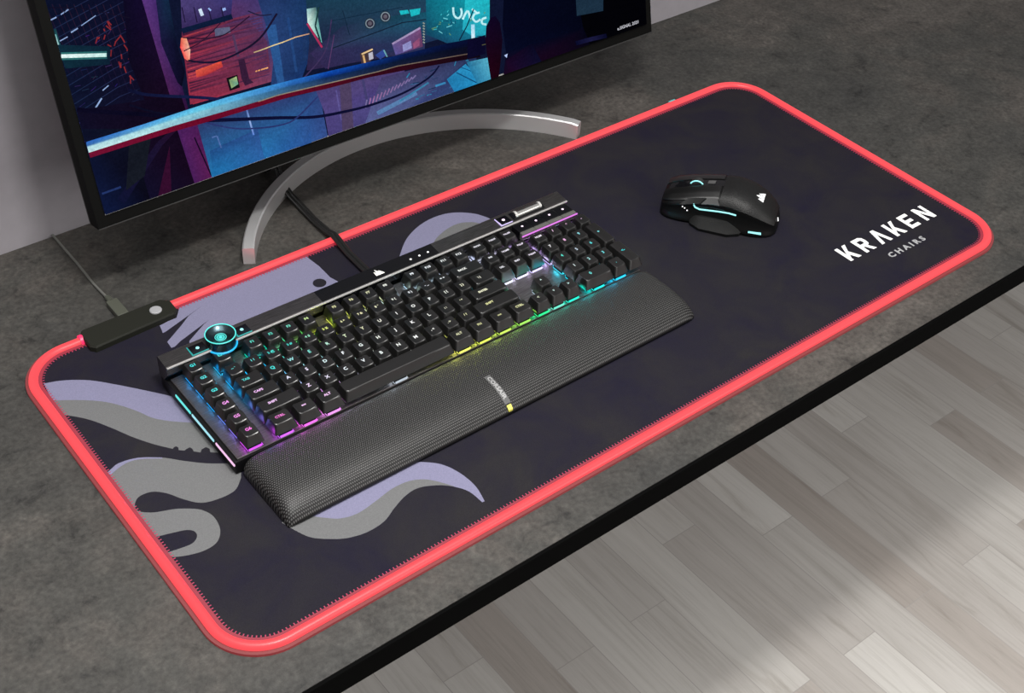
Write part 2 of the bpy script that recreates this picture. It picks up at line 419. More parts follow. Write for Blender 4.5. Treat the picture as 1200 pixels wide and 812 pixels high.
def L_N(x): polyl(x, [(0, 0), (.26, 0), (.26, 1), (0, 1)]); polyl(x, [(.76, 0), (1.02, 0), (1.02, 1), (.76, 1)]); polyl(x, [(.0, 1), (.3, 1), (1.02, 0), (.72, 0)])
for i, fn in enumerate((L_K, L_R, L_A, L_K, L_E, L_N)): fn(X0 + i * PT)
tv, tf = text_mesh('C H A I R S', 0.0102, 0.00040)
xs = [p[0] for p in tv]; sc = 0.0585 / (max(xs) - min(xs))
b.add([(0.8375 + p[0] * sc, 0.0473 + p[1], P0) for p in tv], tf, 4)
b.build('mat_cloth', [M_cloth, M_lilac, M_grey, M_white, M_dimwhite], matt, off=MO)
def rim_path(inset, r, n=16):
    return rrect(inset, inset, MWID - inset, MDEP - inset, r, n)
def ribbon(inset0, inset1, r0, z0, z1, name, m):
    q = MB(); a = rim_path(inset0, r0 - inset0); c = rim_path(inset1, r0 - inset1); n = len(a)
    q.loft([[(x, y, z0) for x, y in a], [(x, y, z1) for x, y in a], [(x, y, z1) for x, y in c], [(x, y, z0) for x, y in c], [(x, y, z0) for x, y in a]], caps=False)
    return q.build(name, m, matt, off=MO)
# glowing tube all round except under the controller box (x 0.064..0.150 on the back edge)
path = rim_path(0.0, RC)
full = []
for i, p in enumerate(path):
    full.append(p)
# order starts at the right back corner going back -> left; find the back edge gap
back_i = max(i for i, p in enumerate(path) if p[0] > MWID / 2 and p[1] > MDEP - 1e-6)
seq = path[back_i + 1:] + path[:back_i + 1]
tube = [(0.100, MDEP)] + [p for p in seq] + [(0.120, MDEP)]
tube = [(x, y, 0.0005) for x, y in tube]
q = MB(); q.tube(tube, 0.0043, 14, rz=0.0038); q.build('light_tube', M_glow, matt, smooth=60, off=MO)
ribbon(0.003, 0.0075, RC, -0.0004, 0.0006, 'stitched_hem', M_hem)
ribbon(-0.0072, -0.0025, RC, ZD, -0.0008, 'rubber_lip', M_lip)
q = MB(); q.box((0.7435 + 0.09, MDEP + 0.004, ZD + 0.0005), (0.7535 + 0.09, MDEP + 0.0105, ZD + 0.0025), ch=0.0004)
q.build('teal_tab', mat('teal_tab', (0.12, 0.42, 0.42), 0.5), matt, off=MO)['label'] = 'small teal fabric tag on the back rim'
# stitches: short threads across the hem
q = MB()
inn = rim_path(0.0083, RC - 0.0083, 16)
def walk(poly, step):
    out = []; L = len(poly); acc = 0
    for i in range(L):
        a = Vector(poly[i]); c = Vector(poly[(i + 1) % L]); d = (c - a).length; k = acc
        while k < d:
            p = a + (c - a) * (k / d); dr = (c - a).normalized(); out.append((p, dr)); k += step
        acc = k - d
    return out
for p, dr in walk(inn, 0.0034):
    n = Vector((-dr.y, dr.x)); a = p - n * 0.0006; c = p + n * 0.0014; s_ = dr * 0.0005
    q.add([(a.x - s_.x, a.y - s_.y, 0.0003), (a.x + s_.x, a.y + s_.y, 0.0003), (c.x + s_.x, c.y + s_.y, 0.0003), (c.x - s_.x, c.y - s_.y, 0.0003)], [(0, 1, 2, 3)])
q.build('rim_stitches', mat('red_thread_painted_glow', (0.20, 0.02, 0.05), 0.7, emit=(0.20, 0.005, 0.03), strength=0.6), matt, off=MO)  # threads carry a faint emission in place of glow from the tube
# controller box
q = MB()
poly = [(0.0625, 0.3870), (0.0665, 0.3820), (0.1485, 0.3895 - 0.004), (0.1535, 0.3905), (0.1540, 0.4050), (0.1470, 0.4125), (0.0660, 0.4125), (0.0625, 0.4080)]
q.loft([[(x, y, ZD) for x, y in poly], [(x, y, 0.0052) for x, y in poly], [(0.108 + (x - 0.108) * 0.975, 0.398 + (y - 0.398) * 0.92, 0.0068) for x, y in poly]])
cb = q.build('controller_box', mat('controller_plastic', (0.012, 0.0125, 0.0095), 0.6, spec=0.15), matt, off=MO, smooth=30)
q = MB(); q.lathe([(0.0058, 0.0), (0.0058, 0.0012), (0.0050, 0.0017), (0.001, 0.0019)], (0.1355, 0.3985, 0.0066), 28)
q.build('power_button', mat('silver_button', (0.26, 0.26, 0.27), 0.5), cb, off=MO)['label'] = 'round silver button'
for x, s in ((0.0600, 1), (0.1515, -1)):
    q = MB(); q.tube([(x, MDEP, 0.0008), (x + s * 0.007, MDEP, 0.0008)], 0.0058, 16); q.build('tube_socket', mat('socket_glow', (0.3, 0.02, 0.05), 0.4, emit=(1.0, 0.02, 0.12), strength=0.9), cb, off=MO, smooth=40)

# USB lead of the mat
uc = thing('usb_cable', (0.110, 0.44, ZD), 'thin grey braided cable plugged into the mat controller box', 'cable')
UO = (0.110, 0.44, ZD)
q = MB(); q.tube([(0.1095, 0.5785, ZD + 0.002), (0.1098, 0.52, ZD + 0.0018), (0.1088, 0.48, ZD + 0.0018), (0.1095, 0.448, ZD + 0.0035)], 0.0013, 10)
q.build('cord', mat('braided_grey', (0.11, 0.11, 0.10), 0.5), uc, off=UO, smooth=60)
q = MB(); q.box((0.1040, 0.4150, ZD + 0.0008), (0.1155, 0.4420, ZD + 0.0072), ch=0.0012); q.build('plug', mat('plug_grey', (0.055, 0.058, 0.045), 0.5), uc, off=UO)
q = MB(); q.tube([(0.1098, 0.441, ZD + 0.0038), (0.1096, 0.452, ZD + 0.0034)], [0.0042, 0.0026], 12); q.build('strain_relief', mat('plug_grey'), uc, off=UO, smooth=40)

# ------------------------------------------------------------------ keyboard
KO = Vector((0.33, 0.235, 0.0))
kb = thing('keyboard', KO, 'full-size black gaming keyboard with rainbow backlit keys and round dial', 'keyboard')
kb.rotation_euler = (0, 0, math.radians(-0.4))
def kbuild(q, name, m, parent=None, **k): return q.build(name, m, parent or kb, off=KO, **k)
def kchild(q, name, m, parent, **k):
    o = q.build(name, m, parent, off=KO + Vector(parent.location), **k); return o
q = MB(); q.box((0.0935, 0.1685, 0.0010), (0.5560, 0.3040, 0.0150), ch=0.0012); kbuild(q, 'case', M_black)
q = MB(); q.box((0.0965, 0.1690, 0.0150), (0.5555, 0.2900, 0.0175), ch=0.0004); kbuild(q, 'top_plate', M_plate)
# top bar
def bar(x0, x1, name, m):
    q = MB(); prof = [(0.2865, 0.0262), (0.2862, 0.0345), (0.2870, 0.0356), (0.3030, 0.0372), (0.3045, 0.0360), (0.3045, 0.0150), (0.2960, 0.0150)]
    q.loft([[(x0, y, z) for y, z in prof], [(x1, y, z) for y, z in prof]]); return kbuild(q, name, m)
bar(0.0930, 0.2545, 'top_bar', M_bar); bar(0.2545, 0.3900, 'centre_panel', M_gloss); bar(0.3900, 0.5545, 'top_bar', M_bar)
q = MB(); q.box((0.0935, 0.2854, 0.0338), (0.1375, 0.2864, 0.0352)); q.box((0.1620, 0.2854, 0.0338), (0.5545, 0.2864, 0.0352)); kbuild(q, 'bar_highlight', M_edge)  # pale grey strip paints in the highlight along the bar's front lip
# logo on centre panel: three small sails
def zb(y): return 0.0356 + (y - 0.287) * 0.1 + 0.0002
q = MB()
LX, LY, LS = 0.3225, 0.2945, 0.0047
sails = [[(-1.0, -.75), (-.55, -.75), (-.62, .1), (-.95, .45)], [(-.5, -.75), (.25, -.75), (.05, .25), (-.45, 1.0)], [(.3, -.75), (1.1, -.75), (.75, -.2), (.2, .55)]]
for s_ in sails: q.add([(LX + px * LS, LY + py * LS, zb(LY + py * LS)) for px, py in s_], [tuple(range(4))])
kbuild(q, 'sail_logo', M_logo)['label'] = 'small white sail-shaped emblem'
for x in (0.3600, 0.3705, 0.3808):
    q = MB(); q.lathe([(0.0011, 0), (0.0010, 0.0003), (0.0002, 0.0004)], (x, 0.2940, zb(0.294) - 0.0001), 16); kbuild(q, 'indicator_light', M_dot)
# square buttons beside dial and roller
def sqbtn(x0, x1, y0, y1, em, edge):
    q = MB(); q.box((x0, y0, 0.030), (x1, y1, zb((y0 + y1) / 2) + 0.0006), ch=0.0003); o = kbuild(q, 'bar_button', M_gloss)
    q = MB(); zz = zb(y0) + 0.0002
    q.box((x0 - 0.0006, y0 - 0.0008, zz - 0.001), (x1 + 0.0006, y0, zz + 0.0003)); q.box((x0 - 0.0008, y0 - 0.0008, zz - 0.001), (x0, y1, zb(y1) + 0.0003)); kchild(q, 'lit_border', edge, o)
    q = MB(); q.lathe([(0.0017, 0), (0.0016, 0.0003), (0.0002, 0.0004)], ((x0 + x1) / 2, (y0 + y1) / 2, zb((y0 + y1) / 2) + 0.0006), 20); kchild(q, 'lit_icon', em, o)
sqbtn(0.1200, 0.1350, 0.2880, 0.2990, M_ice, M_cyan_dim); sqbtn(0.1655, 0.1790, 0.2880, 0.2990, M_ice, M_cyan_dim)
sqbtn(0.4690, 0.4825, 0.2885, 0.3000, M_pink, mat('violet_edge', (0.2, 0.2, 0.3), 0.4, emit=(0.55, 0.42, 0.8), strength=0.9))
q = MB(); q.box((0.4860, 0.2885, 0.0340), (0.5260, 0.2995, 0.0375), ch=0.0004); kbuild(q, 'roller_well', M_gloss)
q = MB(); q.tube([(0.4890, 0.2940, 0.0372), (0.5235, 0.2940, 0.0372)], 0.0040, 24)
ro = kbuild(q, 'volume_roller', M_roller, smooth=40)
for x in (0.4895, 0.5205):
    q = MB(); q.tube([(x, 0.2940, 0.0372), (x + 0.0024, 0.2940, 0.0372)], 0.00425, 20); kchild(q, 'roller_cap', M_edge, ro, smooth=40)
# dial
KX, KY = 0.1495, 0.2905
q = MB(); q.lathe([(0.0132, 0.0), (0.0136, 0.004), (0.0136, 0.0105), (0.0143, 0.0125), (0.0143, 0.0145), (0.0130, 0.0150), (0.0116, 0.0135), (0.0088, 0.0120), (0.0076, 0.0112), (0.0008, 0.0108)], (KX, KY, 0.0300), 56)
t_ = mat('dial_metal', (0.035, 0.06, 0.07), 0.25, 0.9)
dial = kbuild(q, 'control_dial', t_, smooth=35)
def ringtube(c, R, r, n=48): return [(c[0] + R * math.cos(2 * PI * k / n), c[1] + R * math.sin(2 * PI * k / n), c[2]) for k in range(n)]
for R, r, z, m, nm in ((0.0137, 0.00050, 0.0451, M_cyan, 'lit_ring'), (0.0050, 0.0003, 0.0412, M_cyan, 'lit_ring'), (0.0031, 0.0003, 0.0412, M_cyan, 'lit_ring')):
    q = MB(); q.tube(ringtube((KX, KY, z), R, r), r, 8, closed=True); kchild(q, nm, m, dial, smooth=60)
q = MB(); q.lathe([(0.0015, 0), (0.0014, 0.0005), (0.0002, 0.0006)], (KX, KY, 0.0409), 20); kchild(q, 'lit_centre', M_cyan, dial)
q = MB(); q.lathe([(0.0048, 0), (0.0048, 0.0002), (0.0002, 0.0002)], (KX, KY, 0.0408), 30); kchild(q, 'lit_disc', M_cyan_dim, dial)
q = MB(); q.tube(ringtube((KX, KY, 0.0335), 0.0139, 0.0009), 0.0009, 8, closed=True); kchild(q, 'base_light', mat('blue_light', (0.01, 0.1, 0.2), 0.4, emit=(0.0, 0.35, 0.75), strength=1.2), dial, smooth=60)

GL = [((115, 283), (0, .33, .85)), ((115, 235), (0, .33, .80)), ((124, 205), (.16, .18, .75)), ((118, 180), (.55, .06, .75)), ((142, 178), (.55, .10, .85)), ((150, 245), (0, .42, .85)), ((134, 215), (.22, .16, .75)),
      ((175, 276), (0, .62, .40)), ((212, 276), (.10, .62, .12)), ((232, 277), (.42, .62, .03)), ((246, 262), (.62, .72, .05)), ((280, 277), (.62, .62, .12)), ((318, 270), (.45, .60, .55)), ((350, 277), (.45, .65, .80)), ((405, 277), (.62, .68, .95)),
      ((428, 245), (.80, .82, 1.0)), ((460, 225), (.75, .72, 1.0)), ((478, 245), (.62, .42, .95)), ((500, 265), (.62, .08, .80)), ((548, 265), (.62, .08, .80)), ((530, 235), (.05, .60, .70)), ((490, 205), (0, .62, .80)),
      ((440, 195), (.35, .40, .50)), ((426, 174), (0, .72, .22)), ((465, 172), (0, .72, .50)), ((500, 172), (0, .70, .65)), ((545, 172), (0, .50, .85)), ((190, 176), (.75, .25, .80)), ((166, 176), (.80, .12, .75)),
      ((330, 175), (.75, .78, .12)), ((368, 175), (.62, .75, .08)), ((400, 175), (.30, .70, .08)), ((260, 176), (.35, .40, .45)), ((200, 225), (.25, .55, .6)), ((280, 225), (.5, .5, .5))]
def hue(x, y):
    X, Y = x * 1000, y * 1000; W_ = 0; c = [0, 0, 0]
    for (a, d), k in GL:
        ww = 1 / (((X - a) ** 2 + (Y - d) ** 2) + 30) ** 2
        W_ += ww
        for i in range(3): c[i] += ww * k[i]
    return tuple(i / W_ for i in c)
LG = [((115, 280), (0, .75, .72)), ((115, 240), (0, .75, .72)), ((115, 219), (.85, .28, .80)), ((115, 180), (.9, .15, .7)), ((142, 280), (.05, .7, .6)), ((145, 236), (0, .55, .5)), ((145, 216), (.85, .45, .85)), ((150, 197), (.85, .55, .9)), ((142, 177), (.75, .12, .55)),
      ((170, 236), (0, .75, .7)), ((190, 256), (0, .68, .6)), ((205, 256), (0, .6, .5)), ((190, 277), (.05, .6, .45)), ((212, 236), (.15, .7, .6)), ((235, 256), (.7, .8, .15)), ((270, 256), (.75, .72, .4)), ((270, 277), (.6, .6, .3)), ((188, 215), (.85, .75, .95)), ((180, 178), (.9, .55, .9)), ((230, 215), (.9, .95, 1)),
      ((300, 220), (.85, .85, .85)), ((350, 260), (.8, .85, .9)), ((390, 215), (.85, .85, .6)), ((390, 195), (.7, .7, .3)), ((370, 176), (.55, .55, .25)), ((430, 245), (.7, .7, .75)), ((470, 245), (.75, .65, .8)), ((490, 235), (.85, .85, .85)), ((510, 233), (.95, .45, .8)), ((530, 252), (.9, .5, .8)), ((490, 213), (0, .7, .55)), ((530, 225), (.0, .75, .75)), ((549, 190), (0, .7, .75)), ((500, 175), (.1, .75, .7)), ((488, 194), (.7, .8, .8))]
def lhue(x, y):
    X, Y = x * 1000, y * 1000; W_ = 0; c = [0, 0, 0]
    for (a, d), k in LG:
        ww = 1 / (((X - a) ** 2 + (Y - d) ** 2) + 60) ** 2
        W_ += ww
        for i in range(3): c[i] += ww * k[i]
    return tuple(i / W_ for i in c)
KZ0, KZ1 = 0.0228, 0.0336
U = 0.01905
switch_me = None
def keycap(cx, cy, wu, hu, legend, name='keycap', size=0.0036, lx=0.0, ly=0.0022, lift=0.0):
    global switch_me
    w2 = (wu * U - 0.0012) / 2; h2 = (hu * U - 0.0012) / 2
    q = MB()
    ti, tb, tf_ = 0.0026, 0.0012, 0.0034          # how far the top draws in: sides, back, front
    dish = 0.0009 if wu < 2.6 else 0.0
    def zoff(x, y):                               # hollow of the cap top and its slight tilt to the front
        return dish * (min(1.0, abs(x) / (w2 - ti)) ** 2 - 1.0) - 0.0007 * (0.5 - y / (2 * h2)) + lift
    def ring(fr, z, inset, r, top=False):
        x0, x1 = -w2 + ti * fr + inset, w2 - ti * fr - inset
        y0, y1 = -h2 + tf_ * fr + inset, h2 - tb * fr - inset
        cs = [(x0 + r * (1 - math.cos(a)), r * (1 - math.sin(a))) for a in (0, PI / 8, PI / 4, 3 * PI / 8, PI / 2)]
        mid = [(x0 + r + (x1 - x0 - 2 * r) * k / 6, 0.0) for k in range(1, 6)]
        colm = cs + mid + [(x0 + x1 - x, d) for x, d in reversed(cs)]
        pts = [(x, y0 + d) for x, d in colm] + [(x, y1 - d) for x, d in reversed(colm)]
        return [(x, y, z + (zoff(x, y) if top else 0)) for x, y in pts]
    rr = [ring(0, KZ0, 0.0006, 0.0010), ring(0, KZ0 + 0.0004, 0, 0.0012), ring(0.86, KZ1 - 0.0013, 0, 0.0018, True), ring(0.96, KZ1 - 0.0004, 0.0, 0.0020, True), ring(1.0, KZ1, 0.0005, 0.0018, True)]
    q.loft(rr, caps=False)
    n_ = len(rr[0]); h_ = n_ // 2; base_ = len(q.v)
    q.add(rr[-1], [(i, i + 1, n_ - 2 - i, n_ - 1 - i) for i in range(h_ - 1)]); q.add(rr[0], [tuple(range(n_))])
    if legend:
        tv, tf = text_mesh(legend, size * 1.18, 0.00014)
        if tv:
            lxx = lx - (w2 - 0.0055) * (0.35 if wu > 1.3 and len(legend) < 6 else 0)
            q.add([(p[0] + lxx, p[1] + ly, KZ1 + zoff(p[0] + lxx, p[1] + ly) + 0.00012) for p in tv], tf, 1)
    o = q.build(name, [M_cap, M_legend], kb, smooth=35)
    o.location = (cx - KO.x, cy - KO.y, 0); o.color = (*lhue(cx, cy), 1)
    # switch under the cap with its small lamp
    q = MB(); q.box((-0.0066, -0.0066, 0.0176), (0.0066, 0.0066, 0.0205), ch=0.0005); q.box((-0.0030, -0.0030, 0.0205), (0.0030, 0.0030, 0.0240))
    q.box((-0.0062, -0.0081, 0.0178), (0.0062, -0.0072, 0.0196), 1)
    q.box((-0.0068, -0.0076, 0.0176), (-0.0073 + 0.0002, 0.0062, 0.0182), 1); q.box((0.0071, -0.0076, 0.0176), (0.0075, 0.0062, 0.0182), 1)
    q.box((-0.0060, 0.0072, 0.0178), (0.0060, 0.0078, 0.0190), 1)
    q.box((-0.0058, -0.0020, 0.0206), (0.0058, 0.0062, 0.0222), 2)
    if switch_me is None:
        s = q.build('switch', [M_black, M_led, M_lamp], o); switch_me = s.data
    else:
        s = bpy.data.objects.new('switch', switch_me); COL.objects.link(s); s.parent = o
    s.color = (*hue(cx, cy), 1)
    return o
XE = 0.1425
RY = {'f': 0.2760, 'n': 0.2538, 'q': 0.2347, 'a': 0.2157, 'z': 0.1966, 'c': 0.1776}
def row(y, start, keys):
    x = start
    for wu, lg in keys:
        if lg is not None:
            keycap(XE - U / 2 + (x + wu / 2) * U, y, wu, 1, lg, size=0.0044 if len(lg) == 1 else (0.0032 if len(lg) < 5 else 0.0030))
        x += wu
keycap(XE, RY['f'], 1, 1, 'ESC', size=0.0036)
for i, x in enumerate([.1740, .1930, .2120, .2310, .2615, .2805, .2995, .3190, .3505, .3695, .3885, .4070]): keycap(x, RY['f'], 1, 1, 'F%d' % (i + 1), size=0.0036)
row(RY['n'], 0, [(1, '~ `'), (1, '1 !'), (1, '2 @'), (1, '3 #'), (1, '4 $'), (1, '5 %'), (1, '6 ^'), (1, '7 &'), (1, '8 *'), (1, '9 ('), (1, '0 )'), (1, '- _'), (1, '= +'), (2, 'BACK')])
row(RY['q'], 0, [(1.5, 'TAB')] + [(1, c) for c in 'QWERTYUIOP'] + [(1, '[ {'), (1, '] }'), (1.5, '\\ |')])
row(RY['a'], 0, [(1.75, 'CAPS')] + [(1, c) for c in 'ASDFGHJKL'] + [(1, '; :'), (1, '\' "'), (2.25, 'ENTER')])
row(RY['z'], 0, [(2.25, 'SHIFT')] + [(1, c) for c in 'ZXCVBNM'] + [(1, ', <'), (1, '. >'), (1, '/ ?'), (2.75, 'SHIFT')])
row(RY['c'], 0, [(1.25, 'CTRL'), (1.25, '==')[:2], (1.25, 'ALT')])
xs_ = XE - U / 2
sb = keycap(xs_ + 6.875 * U, RY['c'], 6.25, 1, '', name='space_bar')
row(RY['c'], 10, [(1.25, 'ALT'), (1.25, 'FN'), (1.25, '=='), (1.25, 'CTRL')])
NX = [0.4300, 0.4490, 0.4680]
for x, l in zip(NX, ('PRTSC', 'SCRLK', 'PAUSE')): keycap(x, RY['f'], 1, 1, l, size=0.0024)
for x, l in zip(NX, ('INS', 'HOME', 'PGUP')): keycap(x, RY['n'], 1, 1, l, size=0.0026)
for x, l in zip(NX, ('DEL', 'END', 'PGDN')): keycap(x, RY['q'], 1, 1, l, size=0.0026)
keycap(NX[1], RY['z'], 1, 1, '^'); keycap(NX[0], RY['c'], 1, 1, '<'); keycap(NX[1], RY['c'], 1, 1, 'v'); keycap(NX[2], RY['c'], 1, 1, '>')
PX = [0.4915, 0.5105, 0.5295, 0.5487]
for x, l in zip(PX, ('NUM', '/', '*', '-')): keycap(x, RY['n'], 1, 1, l, size=0.0030 if l == 'NUM' else 0.0040)
for ry, ls in (('q', '789'), ('a', '456'), ('z', '123')):
    for x, l in zip(PX, ls): keycap(x, RY[ry], 1, 1, l, size=0.0042)
keycap((PX[0] + PX[1]) / 2, RY['c'], 2, 1, '0', size=0.0042); keycap(PX[2], RY['c'], 1, 1, '.', size=0.0042)
keycap(PX[3], (RY['q'] + RY['a']) / 2, 1, 2, '+', size=0.0042, ly=0.003); keycap(PX[3], (RY['z'] + RY['c']) / 2, 1, 2, '<-', size=0.0040, ly=0.003)
for i, y in enumerate([.2775, .2580, .2380, .2185, .1985, .1790]): keycap(0.1152, y, 1, 1, 'G%d' % (i + 1), name='macro_key', size=0.0040)
# media keys above the number pad
q = MB(); q.box((0.4790, 0.2660, 0.0160), (0.5520, 0.2850, 0.0255), ch=0.0004); mb_ = kbuild(q, 'media_panel', M_gloss)
for i in range(4):
    x0 = 0.4795 + i * 0.0180
    q = MB(); q.box((x0, 0.2715, 0.0255), (x0 + 0.0176, 0.2845, 0.0335), ch=0.0005); q.box((x0, 0.2668, 0.0255), (x0 + 0.0176, 0.2712, 0.0335), 1, ch=0.0006)
    o = kbuild(q, 'media_key', [M_gloss, mat('media_lip', (0.11, 0.11, 0.10), 0.4, 0.3)])
    q = MB(); q.lathe([(0.0013, 0), (0.0012, 0.0002), (0.0002, 0.0003)], (x0 + 0.0088, 0.2785, 0.0335), 16); kchild(q, 'media_symbol', M_pink, o)
q = MB(); q.box((0.4790, 0.2658, 0.0304), (0.5525, 0.2668, 0.0316)); o = kbuild(q, 'media_light', M_strip, color=(.80, .20, .85))
# left side light bars
for y0, y1, c in ((.2745, .2470, (.10, .80, .75)), (.2440, .2050, (.35, .75, .85)), (.2010, .1690, (.95, .55, .85))):
    q = MB(); q.box((0.0926, y1, 0.0105), (0.0938, y0, 0.0128)); kbuild(q, 'side_light', M_strip, color=c)
# lead out of the back: two flat-lying cords
q = MB()
for dx in (-0.0020, 0.0022):
    q.tube([(0.3370 + dx, 0.3000, 0.0060), (0.3362 + dx, 0.330, 0.0040), (0.3372 + dx, 0.372, 0.0040), (0.3386 + dx, 0.395, 0.0068), (0.3392 + dx, 0.405, 0.0080), (0.3398 + dx, 0.416, 0.0040), (0.3410 + dx, 0.448, 0.0010), (0.3440 + dx, 0.500, 0.0010), (0.3440 + dx, 0.5150, 0.0060), (0.3450 + dx, 0.5270, 0.0195), (0.3450 + dx, 0.5400, 0.0195), (0.3460 + dx, 0.5530, 0.0030), (0.3470 + dx, 0.5760, 0.0000)], 0.0023, 10)
kbuild(q, 'cable', mat('cable_rubber', (0.012, 0.012, 0.012), 0.3), smooth=60)

# ------------------------------------------------------------------ wrist rest
WO = Vector((0.33, 0.128, 0))
wr = thing('wrist_rest', WO, 'long padded black wrist rest with dotted texture in front of the keyboard', 'wrist rest')
def rest_section(k, inset_y):
    prof = [(0.1640, 0.0004), (0.1665, 0.0040), (0.1682, 0.0160), (0.1665, 0.0188), (0.156, 0.0200), (0.140, 0.0203), (0.125, 0.0200), (0.112, 0.0184), (0.1035, 0.0155), (0.0965, 0.0110), (0.0925, 0.0060), (0.0912, 0.0022), (0.0925, 0.0004)]
    cy = 0.129
    return [(cy + (y - cy) * (1 - inset_y), 0.0004 + (z - 0.0004) * k) for y, z in prof]
q = MB(); rings = []
XL, XR = 0.0975, 0.5655
for x, k, iy in ((XL, 0.12, 0.10), (XL + 0.0004, 0.40, 0.055), (XL + 0.002, 0.66, 0.03), (XL + 0.005, 0.84, 0.012), (XL + 0.010, 0.95, 0.003), (XL + 0.018, 1, 0)):
    rings.append([(x + (0.0015 if False else 0), y, z) for y, z in rest_section(k, iy)])
for i in range(1, 12): rings.append([(XL + 0.018 + (XR - XL - 0.036) * i / 12, y, z) for y, z in rest_section(1, 0)])
for x, k, iy in reversed(((XR, 0.12, 0.22), (XR - 0.0004, 0.40, 0.15), (XR - 0.002, 0.66, 0.09), (XR - 0.005, 0.84, 0.04), (XR - 0.010, 0.95, 0.01), (XR - 0.018, 1, 0))):
    rings.append([(x, y, z) for y, z in rest_section(k, iy)])
q.loft(rings); q.build('pad', M_rest, wr, smooth=70, off=WO, subsurf=1)
q = MB(); 
tv, tf = text_mesh('CORSAIR', 0.0056, 0.0002)
xs = [p[0] for p in tv]; sc = 0.0265 / (max(xs) - min(xs))
def rz(y):
    P = [(0.085, 0.004), (0.0925, 0.0062), (0.0965, 0.0112), (0.1035, 0.0157), (0.112, 0.0186), (0.125, 0.0202), (0.14, 0.0205)]
    for (a, c), (d, e) in zip(P, P[1:]):
        if y <= d: return c + (e - c) * (y - a) / (d - a)
    return P[-1][1]
strip = [(0.3285, y) for y in (0.0965, 0.101, 0.106, 0.112, 0.118, 0.124, 0.129)]
q.add([p for x, y in strip for p in ((x - 0.0032, y, rz(y) + 0.0001), (x + 0.0032, y, rz(y) + 0.0001))], [(2 * i, 2 * i + 1, 2 * i + 3, 2 * i + 2) for i in range(len(strip) - 1)], 0)
q.add([(0.3285 + p[1], 0.1135 - p[0] * sc, rz(0.1135 - p[0] * sc) + 0.0003) for p in tv], tf, 1)
q.build('name_strip', [mat('strip_grey', (0.07, 0.07, 0.07), 0.5), mat('strip_letters', (0.26, 0.26, 0.26), 0.5)], wr, off=WO)['label'] = 'narrow strip with grey lettering'
q = MB(); q.add([(0.3262, 0.0920, rz(0.092) + 0.0012), (0.3308, 0.0920, rz(0.092) + 0.0012), (0.3308, 0.0955, rz(0.0955) + 0.0006), (0.3262, 0.0955, rz(0.0955) + 0.0006), (0.3262, 0.0920, rz(0.092) - 0.001), (0.3308, 0.0920, rz(0.092) - 0.001), (0.3308, 0.0955, rz(0.0955) - 0.001), (0.3262, 0.0955, rz(0.0955) - 0.001)],
              [(0, 1, 2, 3), (4, 7, 6, 5), (0, 4, 5, 1), (1, 5, 6, 2), (2, 6, 7, 3), (3, 7, 4, 0)])
q.build('yellow_tag', mat('yellow_tag', (0.62, 0.58, 0.10), 0.5), wr, off=WO)['label'] = 'small yellow square'

# ------------------------------------------------------------------ mouse
MC = Vector((0.7120, 0.2040, 0.0004))
FW = Vector((-0.555, 0.832, 0)).normalized(); RT = Vector((FW.y, -FW.x, 0))
mo = thing('mouse', MC, 'black wireless gaming mouse with cyan light strips on its side', 'mouse')
mo.rotation_euler = (0, 0, math.atan2(-FW.x, FW.y))
# stations: forward, left, right, height, height of side shoulder
ST = [(-.0625, -.0090, .0090, .0100), (-.0605, -.0170, .0170, .0160), (-.0550, -.0240, .0235, .0235), (-.0440, -.0290, .0290, .0320), (-.0300, -.0310, .0325, .0388), (-.0120, -.0290, .0340, .0420), (.0080, -.0275, .0325, .0400), (.0260, -.0285, .0320, .0358), (.0420, -.0300, .0325, .0305), (.0550, -.0290, .0320, .0255), (.0630, -.0240, .0280, .0210), (.0660, -.0180, .0220, .0160)]
def st(s):
    s = max(ST[0][0], min(ST[-1][0], s))
    for a, c in zip(ST, ST[1:]):
        if s <= c[0]:
            t = (s - a[0]) / (c[0] - a[0]); return [a[i] + (c[i] - a[i]) * t for i in range(4)]
PR = [(1.0, 0.02), (1.01, 0.12), (0.93, 0.32), (0.90, 0.52), (0.92, 0.68), (0.80, 0.85), (0.55, 0.955), (0.28, 0.995), (0.0, 1.0)]
def surf(s, t, off=0.0):
    """t: -1 left foot .. 0 top .. 1 right foot"""
    _, L, Rr, Hh = st(s)
    k = (1 - abs(t)) * (len(PR) - 1); i = min(len(PR) - 2, int(k)); f = k - i
    a = PR[i][0] + (PR[i + 1][0] - PR[i][0]) * f; z = PR[i][1] + (PR[i + 1][1] - PR[i][1]) * f
    x = (Rr if t > 0 else L) * a
    n = Vector((x / 0.035, 0, (z * Hh) / 0.025)).normalized()
    if abs(s) > 0.055: n = (n + Vector((0, 0.6 * (1 if s > 0 else -1), 0))).normalized()
    return Vector((x, s, z * Hh)) + n * off
TS = [-1 + 2 * k / 32 for k in range(33)]
q = MB(); q.loft([[tuple(surf(r_[0], t)) for t in TS] for r_ in ST])
body = q.build('body', mat('mouse_black', (0.003, 0.003, 0.003), 0.4, spec=0.18), mo, smooth=80, subsurf=1)
